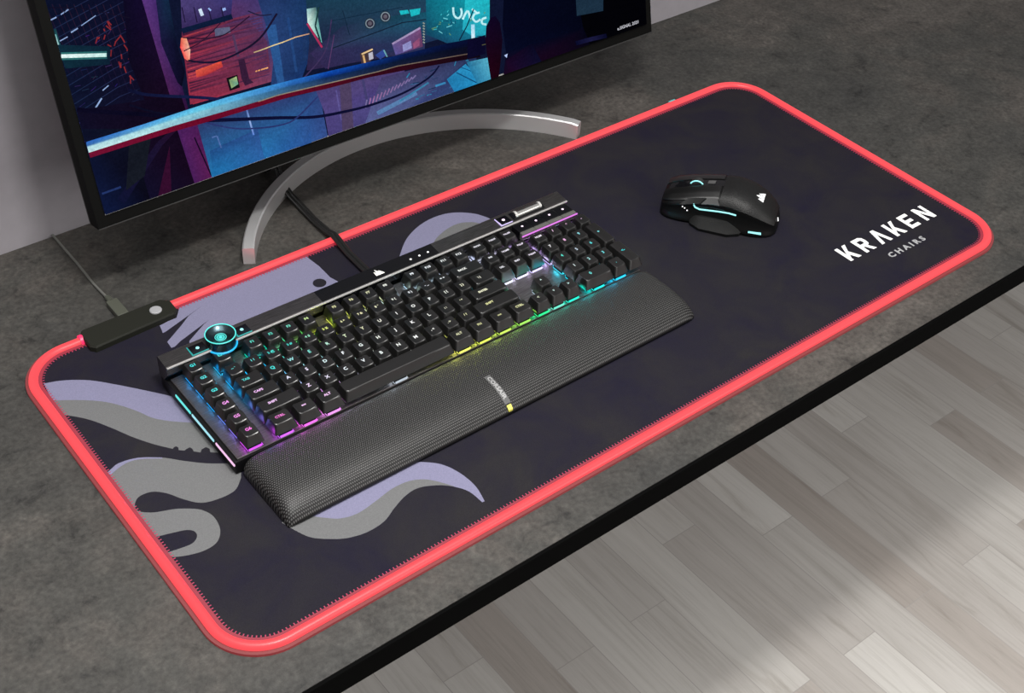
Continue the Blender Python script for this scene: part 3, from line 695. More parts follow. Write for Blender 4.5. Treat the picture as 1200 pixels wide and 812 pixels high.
def shell(name, m, s0, s1, t0, t1, off=0.0007, ns=14, ntt=10, cut=None, parent=None):
    q = MB(); top = []; 
    for i in range(ns + 1):
        for j in range(ntt + 1):
            tt = t0 + (t1 - t0) * j / ntt
            a0 = s0 + (cut[0] * (j / ntt) if cut else 0); a1 = s1 + (cut[1] * (j / ntt) if cut else 0)
            top.append(surf(a0 + (a1 - a0) * i / ns, tt, off))
    n = ntt + 1; fs = [(i * n + j, i * n + j + 1, (i + 1) * n + j + 1, (i + 1) * n + j) for i in range(ns) for j in range(ntt)]
    N = len(top); bot = []
    for i in range(ns + 1):
        for j in range(ntt + 1):
            tt = t0 + (t1 - t0) * j / ntt
            a0 = s0 + (cut[0] * (j / ntt) if cut else 0); a1 = s1 + (cut[1] * (j / ntt) if cut else 0)
            bot.append(surf(a0 + (a1 - a0) * i / ns, tt, off - 0.0016))
    fs += [(a + N, d + N, c + N, b_ + N) for a, b_, c, d in fs]
    edge = [i for i in range(n)] + [i * n + n - 1 for i in range(1, ns + 1)] + [ns * n + j for j in range(n - 2, -1, -1)] + [i * n for i in range(ns - 1, 0, -1)]
    for a, c in zip(edge, edge[1:] + edge[:1]): fs.append((a, a + N, c + N, c))
    q.add([tuple(p) for p in top + bot], fs)
    return q.build(name, m, parent or mo, smooth=50)
M_btn = mat('satin_charcoal', (0.0035, 0.0035, 0.0035), 0.30, spec=0.5)
M_grip = mat('palm_rubber', (0.0030, 0.0030, 0.0030), 0.5, spec=0.3); t, bb = nt(M_grip)
n_ = noise(t, coords(t), 900, 2); bump(t, bb, n_, 0.5, 0.0006)
M_silver = mat('panel_reflection_grey', (0.10, 0.10, 0.10), 0.25, 0.4)  # lighter grey puts a gloss reflection into the accent and button colour
shell('left_button', M_btn, .0040, .0630, -.40, -.10, .0012, cut=(.0, .0))
shell('right_button', M_btn, .0040, .0630, .10, .60, .0012)
shell('centre_spine', M_gloss, -.0020, .0600, -.085, .085, .0003)
shell('palm_cover', M_grip, -.0585, .0020, -.49, .56, .0010, cut=(0, 0))
shell('side_accent', M_silver, .0010, .0210, -.500, -.385, .0022, cut=(.004, -.006))
shell('side_accent', M_btn, .0225, .0440, -.500, -.385, .0022, cut=(-.006, -.008))
shell('thumb_button', M_gloss, -.0050, .0110, -.575, -.515, .0014); shell('thumb_button', M_gloss, .0120, .0300, -.575, -.515, .0014)
# wheel
q = MB(); wc = Vector((0.001, 0.0310, st(.0310)[3] - 0.0035))
q.tube([wc + Vector((-0.0036, 0, 0)), wc + Vector((0.0036, 0, 0))], 0.0078, 28)
wh = q.build('scroll_wheel', mat('wheel_rubber', (0.012, 0.012, 0.012), 0.6), mo, smooth=40)
q = MB(); q.tube([wc + Vector((-0.0040, 0.0080 * math.cos(a), 0.0080 * math.sin(a))) for a in [math.radians(25 + 8 * k) for k in range(17)]], 0.00075, 8)
q.build('wheel_light', M_ice, wh, smooth=60)
shell('profile_button', M_silver, .0120, .0200, -.04, .04, .0014)
# side light strip (hooked), rear bar, dots
def on(s, t, o_=0.0008): return surf(s, t, o_)
q = MB(); q.tube([on(.0285, -.49, .0020), on(.0280, -.54, .0020), on(.0265, -.595, .0016), on(.0215, -.635), on(.0120, -.640), on(.0000, -.630), on(-.0100, -.622), on(-.0180, -.615)], 0.00085, 8); q.build('side_light', M_ice, mo, smooth=60)
q = MB(); q.add([tuple(on(-.0340, -.845, .0012)), tuple(on(-.0480, -.845, .0012)), tuple(on(-.0475, -.80, .0012)), tuple(on(-.0340, -.82, .0012)), tuple(on(-.0340, -.845, 0)), tuple(on(-.0480, -.845, 0)), tuple(on(-.0475, -.80, 0)), tuple(on(-.0340, -.82, 0))],
    [(0, 1, 2, 3), (0, 4, 5, 1), (1, 5, 6, 2), (2, 6, 7, 3), (3, 7, 4, 0), (7, 6, 5, 4)]); q.build('rear_light', M_ice, mo)
for s_, t_2 in ((.0400, -.565), (.0375, -.615), (.0345, -.670)):
    q = MB(); c = on(s_, t_2, 0.0004); nn = Vector((-0.8, 0.2, 0.5)).normalized()
    bm = bmesh.new(); bmesh.ops.create_icosphere(bm, subdivisions=2, radius=0.00075)
    for v in bm.verts: v.co += c
    q.bm(bm); q.build('level_light', M_dot, mo, smooth=60)
q = MB()
for s_ in sails:
    pts = [on(-.0385 + (py) * 0.0050, -.03 + px * 0.115, 0.0018) for px, py in s_]
    q.add([tuple(p) for p in pts], [(0, 1, 2, 3)])
q.build('sail_logo', M_dot, mo)['label'] = 'white sail-shaped emblem on the palm rest'
q = MB(); q.tube([on(-.0600, -.16, .0012), on(-.0612, -.26, .0012)], 0.0005, 6); q.build('tail_mark', M_dot, mo)
# thumb wing
q = MB()
wo = [(-.0235, .0330), (-.0330, .0290), (-.0400, .0180), (-.0400, -.0130), (-.0335, -.0250), (-.0200, -.0310)]
wi = [(-.0235, .0330), (-.0262, .0270), (-.0290, .0180), (-.0285, -.0080), (-.0255, -.0200), (-.0200, -.0310)]
q.loft([[(x * 0.97, y, 0.0006) for x, y in wo], [(x, y, 0.0042) for x, y in wo], [(x, y, z) for (x, y), z in zip(wi, (.0060, .0105, .0125, .0125, .0105, .0060))], [(-.015, y * .9, .012) for x, y in wi]])
mw_ = mat('wing_rubber', (0.006, 0.006, 0.006), 0.6, spec=0.15); t, bb = nt(mw_); bump(t, bb, noise(t, coords(t, scale=(1, 1, 1)), 1200, 1), 0.6, 0.0006)
q.build('thumb_rest', mw_, mo, smooth=30)
q = MB(); q.prism([(-.022, -.055), (.022, -.055), (.024, .055), (-.022, .055)], 0.0, 0.003); q.build('foot_pad', M_black, mo)

# ------------------------------------------------------------------ monitor
A0 = Vector((0.1044, 0.4230, 0.100)); VU = Vector((0, 0.230, 0.9732)).normalized(); NB = Vector((0, VU.z, -VU.y))   # NB points to the back
MWm, MHm = 0.6915, 0.405
mon = thing('monitor', (0.450, 0.470, ZD), 'black flat monitor on a curved silver stand showing a neon city street', 'monitor')
MNO = Vector((0.450, 0.470, ZD))
def sp(s, t, d=0.0): return tuple(A0 + Vector((s, 0, 0)) + VU * t + NB * d)
def slab(q, s0, t0, s1, t1, d0, d1, mi=0):
    vs = [sp(s, t, d) for d in (d0, d1) for t in (t0, t1) for s in (s0, s1)]
    q.add(vs, [(0, 1, 3, 2), (4, 6, 7, 5), (0, 4, 5, 1), (2, 3, 7, 6), (0, 2, 6, 4), (1, 5, 7, 3)], mi)
BZ, BB = 0.0092, 0.0128
q = MB()
slab(q, 0, 0, MWm, BB, 0, 0.0185); slab(q, 0, MHm - BZ, MWm, MHm, 0, 0.0185); slab(q, 0, BB, BZ, MHm - BZ, 0, 0.0185); slab(q, MWm - 0.0102, BB, MWm, MHm - BZ, 0, 0.0185)
bez = q.build('bezel', M_bezel, mon, off=MNO)
q = MB(); slab(q, 0.0004, 0.0004, MWm - 0.0004, MHm - 0.0004, 0.0183, 0.0225); slab(q, 0.2, 0.10, 0.49, 0.33, 0.0225, 0.0400); q.build('back_cover', M_side, mon, off=MNO)
q = MB(); slab(q, BZ, BB - 0.0010, MWm - 0.0102, BB + 0.0002, -0.0003, 0.0005); q.build('screen_edge_trim', mat('trim_grey', (0.50, 0.50, 0.48), 0.3, 0.6), bez, off=MNO)
q = MB(); slab(q, 0, -0.0002, MWm, 0.0006, -0.0003, 0.0); slab(q, MWm * 0.7, -0.0004, MWm, 0.0007, -0.0004, 0.0); q.build('lower_edge_trim', mat('trim_dark', (0.06, 0.06, 0.06), 0.3, 0.6), bez, off=MNO)
# stand: bowed foot
q = MB(); cx_, cy_ = 0.4685, 0.2880
def arc_pt(R, a): return (cx_ + R * math.cos(a), cy_ + R * math.sin(a))
rings = []; n = 64; a0, a1 = math.radians(148.0), math.radians(30.5)
for i in range(n + 1):
    a = a0 + (a1 - a0) * i / n
    ri, ro = 0.2500, 0.2620; e = min(i, n - i); hh = 0.0205 if e > 0 else 0.0195
    p = [(ri, 0), (ri - 0.0002, hh - 0.0012), (ri + 0.0012, hh), (ro - 0.0014, hh), (ro, hh - 0.0014), (ro, 0)]
    rings.append([(*arc_pt(r_, a), ZD + z) for r_, z in p])
q.loft(rings); foot = q.build('stand_foot', M_chrome, mon, off=MNO, smooth=25)
q = MB(); q.loft([[(x, y, z) for x, y in rrect(0.437, 0.541, 0.487, 0.553, 0.004, 4)] for z in (ZD + 0.01, 0.25)])
q.build('stand_column', M_chrome, mon, off=MNO, smooth=40)
q = MB(); q.box((0.442, 0.500, 0.215), (0.482, 0.546, 0.255), ch=0.002); q.build('tilt_joint', M_side, mon, off=MNO)

# picture on the screen: drawn on the panel's own plane
SC = MB(); lvl = [0]
Npl = NB
def scr(u, v):
    d = ray(u, v); k = (A0 + NB * 0.0012 - CAM).dot(NB) / d.dot(NB); p = CAM + d * k - A0
    return (p.x, p.dot(VU))
S0, S1, T0, T1 = BZ, MWm - 0.0102, BB, MHm - BZ
def clip(poly):
    """Sutherland-Hodgman on (s, t, r, g, b)"""
    for ax, lim, sg in ((0, S0, 1), (0, S1, -1), (1, T0, 1), (1, T1, -1)):
        out = []
        for i in range(len(poly)):
            a = poly[i]; c = poly[(i + 1) % len(poly)]; ia = (a[ax] - lim) * sg >= 0; ib = (c[ax] - lim) * sg >= 0
            if ia: out.append(a)
            if ia != ib:
                t = (lim - a[ax]) / (c[ax] - a[ax]); out.append(tuple(a[k] + (c[k] - a[k]) * t for k in range(5)))
        poly = out
        if len(poly) < 3: return []
    return poly
def lin(c): return tuple((k / 255 / 12.92 if k <= 10 else ((k / 255 + 0.055) / 1.055) ** 2.4) for k in c)
def emit_poly(st5):
    p = clip(st5)
    if not p: return
    d = 0.0012 - 0.000012 * lvl[0]
    SC.add([sp(a[0], a[1], d) for a in p], [tuple(range(len(p)))], 0, [tuple(a[2:5]) for a in p])
def shape(pts, cols, tri=True):
    """pts in photo pixels; cols one colour or one per point (8-bit)"""
    lvl[0] += 1
    if isinstance(cols[0], (int, float)): cols = [cols] * len(pts)
    pts = [(u, -16 if v <= 6 else (v + 20 if v > 251.3 - (u - 124) * 0.355 - 13 else v)) for u, v in pts]
    P = [(*scr(*p), *lin(c)) for p, c in zip(pts, cols)]
    if len(P) <= 4: emit_poly(P); return
    from mathutils.geometry import tessellate_polygon
    for t in tessellate_polygon([[Vector((p[0], p[1], 0)) for p in P]]): emit_poly([P[i] for i in t])
def line(pts, wpx, cols, sm=0):
    if sm: pts = smooth_line(pts, sm)
    lvl[0] += 1; n = len(pts)
    if isinstance(cols[0], (int, float)): cols = [cols, cols]
    ws = wpx if isinstance(wpx, (list, tuple)) else [wpx, wpx]
    def cat(i):
        f = i / (n - 1) * (len(cols) - 1); k = min(len(cols) - 2, int(f)); f -= k
        return tuple(cols[k][j] + (cols[k + 1][j] - cols[k][j]) * f for j in range(3))
    for i in range(n - 1):
        a = Vector(pts[i]); c = Vector(pts[i + 1])
        if (c - a).length < 1e-6: continue
        dr = (c - a).normalized(); nn = Vector((-dr.y, dr.x))
        wa = ws[0] + (ws[1] - ws[0]) * i / (n - 1); wb = ws[0] + (ws[1] - ws[0]) * (i + 1) / (n - 1)
        ca, cc = lin(cat(i)), lin(cat(i + 1))
        emit_poly([(*scr(*(a + nn * wa / 2)), *ca), (*scr(*(a - nn * wa / 2)), *ca), (*scr(*(c - nn * wb / 2)), *cc), (*scr(*(c + nn * wb / 2)), *cc)])
exec_art = True
# --- backdrop
shape([(20, -200), (900, -300), (900, 60), (100, 300)], (16, 22, 48))
shape([(30, -20), (175, -20), (235, 260), (100, 262)], [(12, 20, 44), (14, 14, 40), (20, 10, 30), (16, 24, 50)])
rr_ = random.Random(3)
for k in range(17):      # fence lattice, one way
    x = 44 + k * 8.5; line([(x, 5), (x + 38, 88 + k * 2.2)], 0.8, [(44, 28, 50), (66, 26, 46), (24, 20, 48)])
for k in range(13):      # the other way
    y = 18 + k * 11; line([(58 + k * 3, y + 6), (118 + k * 2.0, y - 26), (164, y - 52 + k * 1.5)], 0.9, [(28, 42, 74), (36, 44, 80), (18, 22, 50)])
for a, c, w_ in (((56, 25), (66, 20), 1.6), ((83, 38), (91, 33), 1.6), ((70, 48), (79, 43), 1.2), ((71, 17), (80, 11), 1.4), ((112, 126), (119, 115), 1.8), ((120, 106), (127, 100), 1.2), ((95, 30), (112, 18), 1.0)): line([a, c], w_, (150, 178, 225))
for _ in range(26):
    x = rr_.uniform(112, 158); y = 12 + (x - 112) * 1.1 + rr_.uniform(-4, 34); line([(x, y), (x + rr_.uniform(-6, 6), y + rr_.uniform(2, 8))], 1.4, (135, 42, 48))
for _ in range(60):
    x = rr_.uniform(60, 170); y = rr_.uniform(10, 180); line([(x, y), (x + rr_.uniform(2, 9), y - rr_.uniform(1, 6))], 0.8, (rr_.randint(20, 60), rr_.randint(28, 56), rr_.randint(60, 105)))
# white tube lamp
line([(62, 34), (71, 68)], 6, [(20, 60, 72), (60, 120, 124)]); line([(64, 40), (71, 66)], 2.0, [(120, 190, 190), (225, 255, 250)])
shape([(66, 52), (128, 54), (128, 75), (76, 80)], [(16, 44, 60), (14, 36, 54), (14, 34, 52), (16, 44, 58)])
line([(71, 65.5), (124.5, 64)], 9, [(50, 120, 118), (40, 100, 104)]); line([(71, 65.5), (124, 64)], 4.4, [(235, 255, 250), (215, 255, 248)])
# purple pillar
shape([(142, 5), (162, 5), (206, 135), (176, 135), (150, 70)], [(14, 10, 34), (20, 12, 44), (26, 10, 30), (20, 8, 26), (14, 10, 30)])
shape([(161, 5), (180, 5), (222, 135), (205, 135)], [(92, 56, 128), (70, 44, 112), (44, 14, 52), (70, 24, 66)])
shape([(180, 5), (194, 5), (206, 50), (216, 84), (212, 101), (207, 96), (188, 50)], [(30, 36, 74), (20, 46, 74), (14, 16, 40), (12, 10, 30), (8, 8, 24), (16, 14, 40), (26, 24, 60)])
# shop front, red
shape([(212, 42), (215, 5), (330, 5), (325, 60), (318, 95), (225, 122)], [(110, 42, 74), (74, 52, 110), (50, 62, 122), (66, 62, 110), (120, 62, 92), (170, 48, 70)])
shape([(212, 42), (290, 22), (312, 48), (316, 84), (276, 104), (222, 122)], [(116, 36, 62), (84, 52, 90), (88, 50, 84), (112, 52, 80), (140, 50, 72), (146, 46, 70)])
for k in range(24):
    f = k / 24; y = 40 + f * 76; x0 = 213 + f * 10
    line([(x0, y), (x0 + 60, y - 17 + rr_.uniform(-3, 3)), (x0 + 92, y - 26)], rr_.uniform(0.8, 2.6), [rr_.choice([(160, 52, 72), (84, 34, 62), (186, 66, 76), (64, 28, 54)]), rr_.choice([(124, 50, 78), (76, 38, 70)]), (84, 50, 88)])
shape([(210, 5), (272, 5), (270, 17), (212, 35)], [(86, 74, 132), (60, 62, 128), (52, 44, 96), (58, 44, 92)])
for k, x in enumerate((212, 226, 243, 258)): line([(x, 8), (x + 4, 26)], 1.2, (30, 22, 54))
line([(233, 10), (236, 18)], 4, (215, 235, 255)); line([(261, 9), (262, 12)], 4, (160, 190, 250)); line([(243, 9), (246, 12)], 2, (150, 180, 240))
shape([(211, 33), (270, 16), (272, 22), (213, 39)], (16, 30, 60))
shape([(211, 44), (217, 43), (222, 58), (221, 72), (215, 68), (210, 55)], [(255, 120, 96), (255, 170, 130), (255, 196, 170), (255, 150, 120), (255, 92, 84), (244, 66, 70)])
shape([(228, 82), (258, 71), (260, 78), (240, 88), (229, 90)], [(228, 92, 70), (236, 84, 62), (180, 52, 60), (160, 44, 58), (206, 70, 62)])
shape([(278, 70), (285, 68), (291, 92), (296, 96), (286, 100), (282, 92)], (56, 30, 58)); line([(272, 40), (278, 66)], 3, (84, 58, 92))
shape([(264, 91), (277, 87), (280, 102), (268, 106)], (18, 18, 24)); shape([(267, 93), (276, 89), (278, 98), (270, 103)], [(120, 150, 100), (190, 214, 140), (110, 170, 150), (150, 180, 120)])
for _ in range(12): x = rr_.uniform(296, 312); line([(x, 84 - (x - 296) * .3), (x + 2, 83 - (x - 296) * .3)], 1.4, (244, 170, 110))
shape([(250, 33), (268, 31), (269, 38), (251, 42)], (96, 100, 130))
# blue alley haze
shape([(296, 5), (362, 5), (364, 60), (352, 92), (316, 100), (320, 60)], [(38, 56, 104), (26, 58, 100), (24, 48, 92), (26, 56, 110), (36, 62, 112), (40, 66, 118)])
shape([(310, 30), (322, 28), (332, 96), (324, 98)], (44, 88, 146)); line([(336, 20), (346, 84)], 3, (36, 70, 124)); line([(356, 14), (356, 70)], 5, (30, 54, 98))
shape([(356, 5), (500, 5), (496, 60), (455, 66), (358, 82), (361, 50)], [(26, 66, 86), (28, 72, 92), (48, 52, 92), (44, 44, 78), (50, 38, 76), (34, 42, 72)])
shape([(362, 62), (400, 30), (470, 16), (520, 12), (518, 44), (440, 66), (380, 80)], [(52, 44, 84), (38, 50, 80), (24, 70, 88), (18, 90, 112), (30, 56, 90), (48, 46, 84), (48, 40, 80)])
line([(296, 61), (305, 58), (318, 53), (330, 49), (345, 43), (361, 39)], 1.3, [(196, 170, 128), (240, 220, 150), (200, 150, 120)])
shape([(358, 10), (369, 8), (376, 50), (367, 38), (359, 26)], [(170, 220, 220), (70, 110, 110), (120, 210, 200), (235, 255, 246), (210, 240, 230)]); line([(358.5, 27), (376, 55)], 2.4, (178, 50, 92))
line([(372, 8), (368, 30), (374, 48)], 2.0, (28, 60, 62))
# round port lights
for cx, cy in ((432, 27), (450, 19)):
    for r_, c_ in ((6.4, (34, 50, 64)), (5.4, (130, 146, 156)), (4.2, (50, 46, 62)), (2.4, (96, 92, 104))):
        shape([(cx + r_ * math.cos(a * PI / 7), cy + r_ * 1.05 * math.sin(a * PI / 7)) for a in range(14)], c_)
line([(388, 56), (432, 40), (470, 26), (500, 22)], 1.2, (22, 34, 54)); line([(400, 12), (408, 40)], 1.0, (20, 40, 60)); line([(386, 24), (470, 8)], 1.0, (20, 44, 66))
# shop signs mid right
shape([(458, 52), (491, 31), (494, 54), (462, 64)], [(106, 92, 150), (118, 76, 120), (104, 60, 96), (90, 84, 150)])
line([(458, 51), (491, 32)], 2.2, (168, 150, 190)); shape([(470, 52), (480, 47), (481, 56), (471, 60)], (150, 150, 205)); shape([(482, 50), (490, 44), (490, 53), (483, 57)], (150, 82, 120))
for k in range(8): line([(494, 26 + k * 3.2), (496, 27.4 + k * 3.2)], 1.6, (150, 160, 150))
shape([(420, 62), (434, 56), (437, 66), (432, 72), (422, 74)], (70, 54, 60)); line([(422, 63), (435, 57)], 1.8, (240, 205, 150)); line([(424, 64), (426, 73)], 2.4, (225, 180, 120)); shape([(430, 62), (435, 60), (436, 68), (431, 70)], (190, 190, 205))
shape([(438, 64), (448, 57), (451, 64), (444, 69)], (50, 74, 150)); line([(448, 58), (452, 66)], 1.6, (110, 170, 180))
# cyan neon district
shape([(497, 6), (572, 6), (572, 42), (522, 50), (498, 40)], [(16, 120, 140), (20, 176, 190), (24, 130, 158), (26, 80, 112), (20, 70, 98)])
shape([(545, 6), (572, 6), (572, 40), (555, 44), (540, 34)], [(40, 206, 214), (30, 190, 200), (40, 170, 190), (30, 150, 180), (40, 180, 200)])
for pl in ([(466, 12), (476, 11), (478, 15), (468, 17)], [(478, 11), (491, 9), (490, 16), (480, 19)]): shape(pl, (30, 186, 196))
for _ in range(26):
    x = rr_.uniform(500, 570); y = rr_.uniform(12, 44); line([(x, y), (x + rr_.uniform(-3, 7), y + rr_.uniform(-3, 4))], 1.0, rr_.choice([(60, 190, 200), (20, 80, 110), (110, 210, 220), (96, 150, 110)]))
for pl in ([(529, 8), (530, 17), (535, 21), (539, 16), (538, 9)], [(540, 22), (546, 12), (549, 22)], [(560, 14), (554, 16), (552, 21), (556, 25), (561, 22)], [(568, 20), (563, 22), (563, 27), (568, 28)], [(551, 10), (556, 14)]): line(pl, 2.4, (200, 250, 255), 3)
line([(552, 28), (552.5, 46)], 4.2, [(170, 226, 250), (220, 245, 255)]); line([(553, 10), (545, 30), (536, 47)], 1.3, (14, 36, 60))
# lower band below the blade
shape([(120, 255), (76, 130), (210, 110), (248, 205)], [(14, 22, 52), (16, 14, 36), (18, 8, 26), (24, 8, 28)])
shape([(92, 150), (150, 150), (178, 226), (118, 248)], [(14, 18, 40), (16, 20, 36), (10, 8, 22), (16, 28, 66)]); line([(140, 235), (185, 168), (204, 150)], [10, 4], [(16, 20, 50), (40, 16, 44)]); line([(118, 226), (140, 218)], 2.4, (36, 54, 104))
shape([(180, 225), (197, 170), (200, 225)], (52, 14, 44)); shape([(150, 160), (176, 155), (168, 205), (146, 222)], (22, 26, 36))
shape([(205, 148), (232, 140), (251, 205), (232, 212)], [(78, 34, 96), (76, 28, 84), (96, 30, 82), (70, 28, 84)]); line([(226, 160), (246, 205)], 1.6, (20, 10, 34))
shape([(228, 140), (372, 105), (384, 150), (330, 172), (252, 206)], [(46, 52, 100), (48, 68, 122), (56, 84, 148), (40, 102, 172), (30, 132, 196)])
shape([(252, 206), (244, 176), (300, 150), (312, 182)], [(30, 136, 200), (34, 78, 136), (46, 78, 140), (44, 108, 176)])
shape([(366, 100), (470, 70), (474, 95), (455, 120), (420, 142), (385, 150), (378, 130)], [(72, 62, 112), (80, 66, 110), (70, 60, 120), (76, 72, 128), (84, 78, 142), (70, 62, 118), (84, 72, 132)])
shape([(396, 98), (409, 95), (413, 140), (400, 144)], (80, 66, 98)); line([(392, 105), (398, 140)], 1.6, (96, 88, 150)); line([(423, 92), (430, 126)], 3, (68, 64, 112))
shape([(445, 90), (556, 62), (558, 100), (450, 135), (418, 146)], [(70, 62, 106), (34, 46, 82), (36, 84, 130), (70, 80, 140), (100, 112, 168)])
for k in range(14): line([(426 + k * 4.2, 126 - k * 2.6), (428 + k * 4.4, 116 - k * 2.2)], 1.5, (120 + (k * 37) % 40, 110, 160))
line([(440, 132), (486, 108)], 5, (92, 132, 180)); line([(466, 118), (500, 96)], 2, (60, 130, 170)); line([(508, 100), (520, 96)], 2.4, (60, 140, 190))
shape([(424, 146), (428, 133), (438, 128), (448, 132), (452, 135), (428, 145)], [(118, 142, 84), (124, 148, 84), (136, 156, 88), (120, 140, 96), (104, 126, 110), (130, 150, 92)])
for _ in range(34):
    x = rr_.uniform(460, 545); y = 76 + (540 - x) * 0.28 + rr_.uniform(-6, 26); line([(x, y), (x + rr_.uniform(2, 10), y - rr_.uniform(0, 7))], rr_.uniform(.8, 1.8), rr_.choice([(56, 96, 140), (40, 60, 100), (44, 130, 170), (70, 70, 120), (30, 50, 84)]))
shape([(521, 92), (543, 74), (573, 86), (540, 103)], [(36, 130, 180), (44, 150, 200), (36, 150, 206), (30, 120, 180)]); line([(532, 84), (556, 96)], 1.2, (20, 74, 120)); line([(538, 78), (566, 89)], 1, (22, 84, 130))
shape([(544, 72), (572, 66), (580, 90), (560, 84)], [(40, 120, 160), (96, 190, 214), (60, 150, 190), (40, 130, 176)])
line([(287, 128), (291, 143), (295, 157)], 2, [(90, 120, 190), (150, 180, 235), (90, 130, 210)]); shape([(338, 166), (362, 152), (363, 162)], (44, 86, 152)); line([(246, 160), (252, 158), (257, 172)], 1.6, (80, 110, 170))
# cables
line([(55, 8), (90, 8), (150, 20)], 1, (20, 16, 36)); line([(212, 43), (240, 44), (262, 39), (290, 18)], 1.4, (46, 24, 50), 4); line([(213, 59), (236, 46), (256, 26)], 1.2, (44, 24, 48), 4); line([(218, 70), (246, 72), (275, 62), (302, 44), (322, 15)], 2.4, (26, 20, 46), 5); line([(288, 12), (302, 17), (316, 16)], 1.4, (30, 30, 60), 4)
line([(330, 115), (352, 92), (378, 60), (386, 22)], 1.4, (66, 52, 92), 5); line([(382, 80), (389, 40)], 1, (90, 60, 104), 4)
line([(148, 104), (172, 110), (230, 113), (262, 116)], 3.6, [(14, 16, 44), (20, 26, 62), (26, 32, 78)], 4); line([(150, 122), (190, 132), (230, 126)], 2.4, (14, 14, 36), 4)
line([(88, 127), (120, 130), (170, 133), (220, 138)], 5, (12, 10, 32), 4); line([(232, 140), (270, 139), (320, 137), (365, 136), (400, 130), (432, 122), (470, 108), (500, 90), (512, 76)], [4.6, 1.8], (14, 16, 50), 5)
line([(236, 142), (270, 149), (300, 149), (328, 145), (345, 137), (370, 112)], 1.8, (44, 56, 112), 5)
# blade: blue back, pale steel, dark red underside
bx = [99, 132, 166, 200, 230, 265, 300, 340, 380, 430, 470, 515, 560]
def ylin(tab, x):
    for (a, c), (d, e) in zip(tab, tab[1:]):
        if x <= d: return c + (e - c) * (x - a) / (d - a)
    return tab[-1][1]
top_ = [(99, 165), (180, 140), (200, 133), (238, 120.5), (267, 111.7), (317, 98), (380, 83), (463, 64), (530, 48), (560, 42)]
bot_ = [(99, 178.5), (197, 147.5), (240, 135), (280, 124), (323, 110.5), (380, 97), (440, 83), (463, 76.5), (560, 60)]
red_ = [(99, 185), (197, 154), (240, 142), (280, 130), (340, 111.7), (380, 103), (440, 87), (463, 83), (560, 66)]
cA = {99: (46, 104, 196), 166: (70, 150, 224), 230: (92, 196, 238), 300: (70, 160, 226), 380: (18, 84, 190), 470: (10, 30, 84), 560: (8, 10, 36)}
cB = {99: (60, 110, 176), 166: (100, 180, 226), 230: (112, 216, 244), 300: (74, 150, 214), 380: (14, 60, 150), 470: (10, 24, 66), 560: (8, 10, 34)}
cC = {99: (186, 230, 234), 166: (176, 230, 236), 230: (140, 206, 222), 300: (66, 124, 166), 380: (20, 50, 96), 470: (12, 24, 50), 560: (10, 10, 26)}
cD = {99: (206, 238, 240), 166: (190, 232, 236), 230: (130, 186, 206), 300: (80, 124, 150), 380: (48, 66, 96), 470: (24, 28, 50), 560: (14, 10, 26)}
cR = {99: (116, 18, 50), 230: (110, 12, 42), 330: (104, 12, 38), 430: (58, 10, 26), 560: (18, 8, 18)}
def cl(tab, x):
    ks = sorted(tab)
    for a, c in zip(ks, ks[1:]):
        if x <= c: f = (x - a) / (c - a); return tuple(tab[a][k] + (tab[c][k] - tab[a][k]) * f for k in range(3))
    return tab[ks[-1]]
lvl[0] += 1
for xa, xb in zip(bx, bx[1:]):
    def lay(x):
        t_, b_, r_ = ylin(top_, x), ylin(bot_, x), ylin(red_, x); h_ = b_ - t_
        return [(t_, cl(cA, x)), (t_ + .36 * h_, cl(cB, x)), (t_ + .52 * h_, cl(cC, x)), (b_, cl(cD, x))], [(b_, cl(cR, x)), (r_, cl(cR, x))]
    for LA, LB in zip(lay(xa), lay(xb)):
        for k in range(len(LA) - 1):
            emit_poly([(*scr(xa, LA[k][0]), *lin(LA[k][1])), (*scr(xb, LB[k][0]), *lin(LB[k][1])), (*scr(xb, LB[k + 1][0]), *lin(LB[k + 1][1])), (*scr(xa, LA[k + 1][0]), *lin(LA[k + 1][1]))])
line([(300, 118), (323, 110.5), (380, 97), (440, 83), (463, 76.5), (553, 61)], 1.1, [(150, 140, 120), (150, 140, 120), (100, 84, 76)])
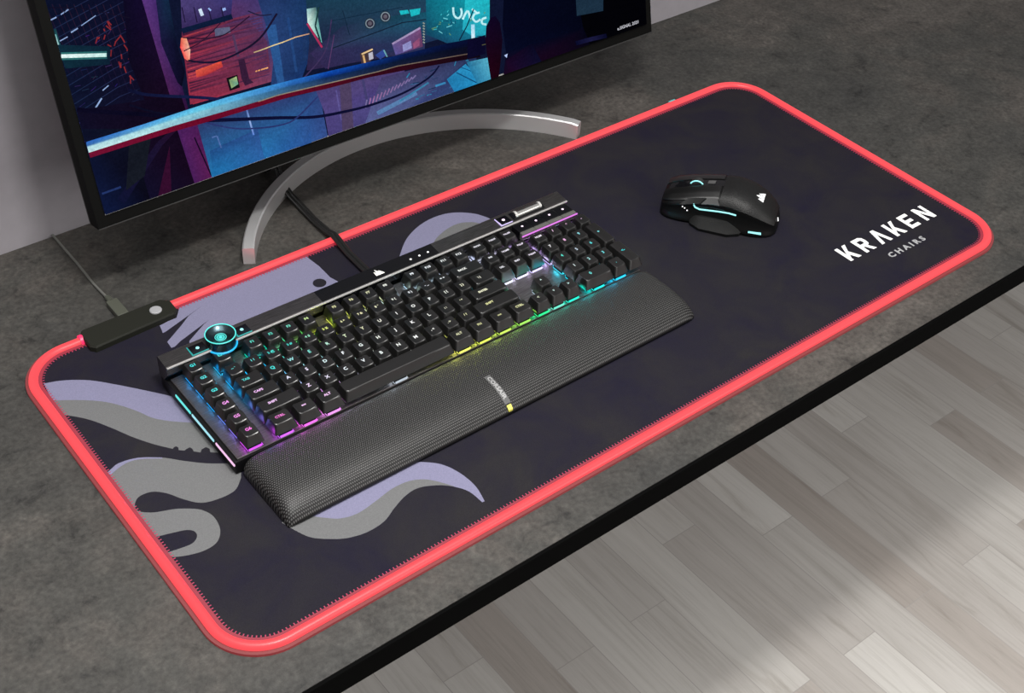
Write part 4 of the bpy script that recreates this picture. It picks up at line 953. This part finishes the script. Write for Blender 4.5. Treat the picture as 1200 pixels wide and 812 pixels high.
# hilt guard and dark coat
shape([(545, 46), (566, 40), (566, 62), (545, 68)], (12, 10, 40)); line([(562, 52), (570, 50)], 1, (90, 90, 60))
shape([(567, 30), (572, 20), (578, 18), (583, 26), (586, 46), (584, 70), (580, 82), (574, 82), (569, 70), (566, 48)], [(20, 6, 34), (16, 6, 34), (14, 8, 36), (16, 6, 30), (20, 6, 26), (26, 4, 18), (30, 4, 14), (34, 4, 16), (30, 4, 22), (24, 6, 30)])
shape([(588, 6), (672, 6), (684, 30), (700, 46), (698, 60), (600, 92), (586, 80), (590, 60), (586, 30)], [(4, 8, 26), (4, 8, 24), (4, 6, 22), (4, 4, 16), (6, 6, 22), (8, 8, 30), (34, 8, 34), (6, 10, 34), (6, 8, 30)])
shape([(672, 5), (770, 5), (770, 30), (700, 60), (680, 30)], (3, 3, 7)); shape([(671, 5), (704, 5), (704, 12), (673, 18)], (28, 48, 66)); shape([(590, 70), (620, 50), (640, 66), (624, 78), (600, 90)], [(26, 8, 36), (8, 8, 30), (18, 18, 52), (10, 10, 34), (36, 6, 32)])
shape([(588, 64), (592, 62), (591, 67)], (190, 210, 255)); line([(672, 50), (690, 45), (708, 41)], 5, [(8, 10, 40), (26, 26, 62), (8, 10, 36)])
M_scr = bpy.data.materials.new('lit_screen'); M_scr.use_nodes = True; t, bb = nt(M_scr)
at_ = t.nodes.new('ShaderNodeAttribute'); at_.attribute_name = 'Col'
n_a = noise(t, coords(t, scale=(1, 1, 1)), 420, 6, 0.75, 0.3); n_b = noise(t, coords(t, rot=(0, 0, 0.2), scale=(0.3, 1, 1)), 60, 5, 0.7, 1.2)
m_a = ramp(t, n_a, [(0.3, (0.7, 0.7, 0.74)), (0.5, (0.96, 0.96, 0.96)), (0.72, (1.3, 1.28, 1.3))]); m_b = ramp(t, n_b, [(0.32, (0.84, 0.83, 0.87)), (0.5, (1, 1, 1)), (0.7, (1.12, 1.12, 1.1))])
t.links.new(mix(t, mix(t, at_.outputs['Color'], m_a, 1.0, 'MULTIPLY'), m_b, 1.0, 'MULTIPLY'), bb.inputs['Emission Color']); bb.inputs['Emission Strength'].default_value = 0.95
bb.inputs['Base Color'].default_value = (0, 0, 0, 1); bb.inputs['Roughness'].default_value = 0.3; bb.inputs['Specular IOR Level'].default_value = 0.0
# maker's mark in the corner of the picture
def scr_text(txt, u, v, size, ang_pts, col):
    tv, tf = text_mesh(txt, size, 0.0001)
    s, t = scr(u, v); lvl[0] += 1; d = 0.0012 - 0.000012 * lvl[0]
    SC.add([sp(s + p[0], t + p[1], d) for p in tv], tf, 0, [lin(col)] * len(tv))
scr_text('e.SIGNAL 2020', 733, 29, 0.0052, None, (206, 206, 214))
panel = SC.build('screen', M_scr, mon, off=MNO, colattr=True); panel['label'] = 'lit screen showing a neon city at night'
q = MB(); slab(q, BZ - 0.0005, BB - 0.0005, MWm - 0.0097, MHm - BZ + 0.0005, 0.0020, 0.0180); q.build('display_panel', M_gloss, mon, off=MNO)
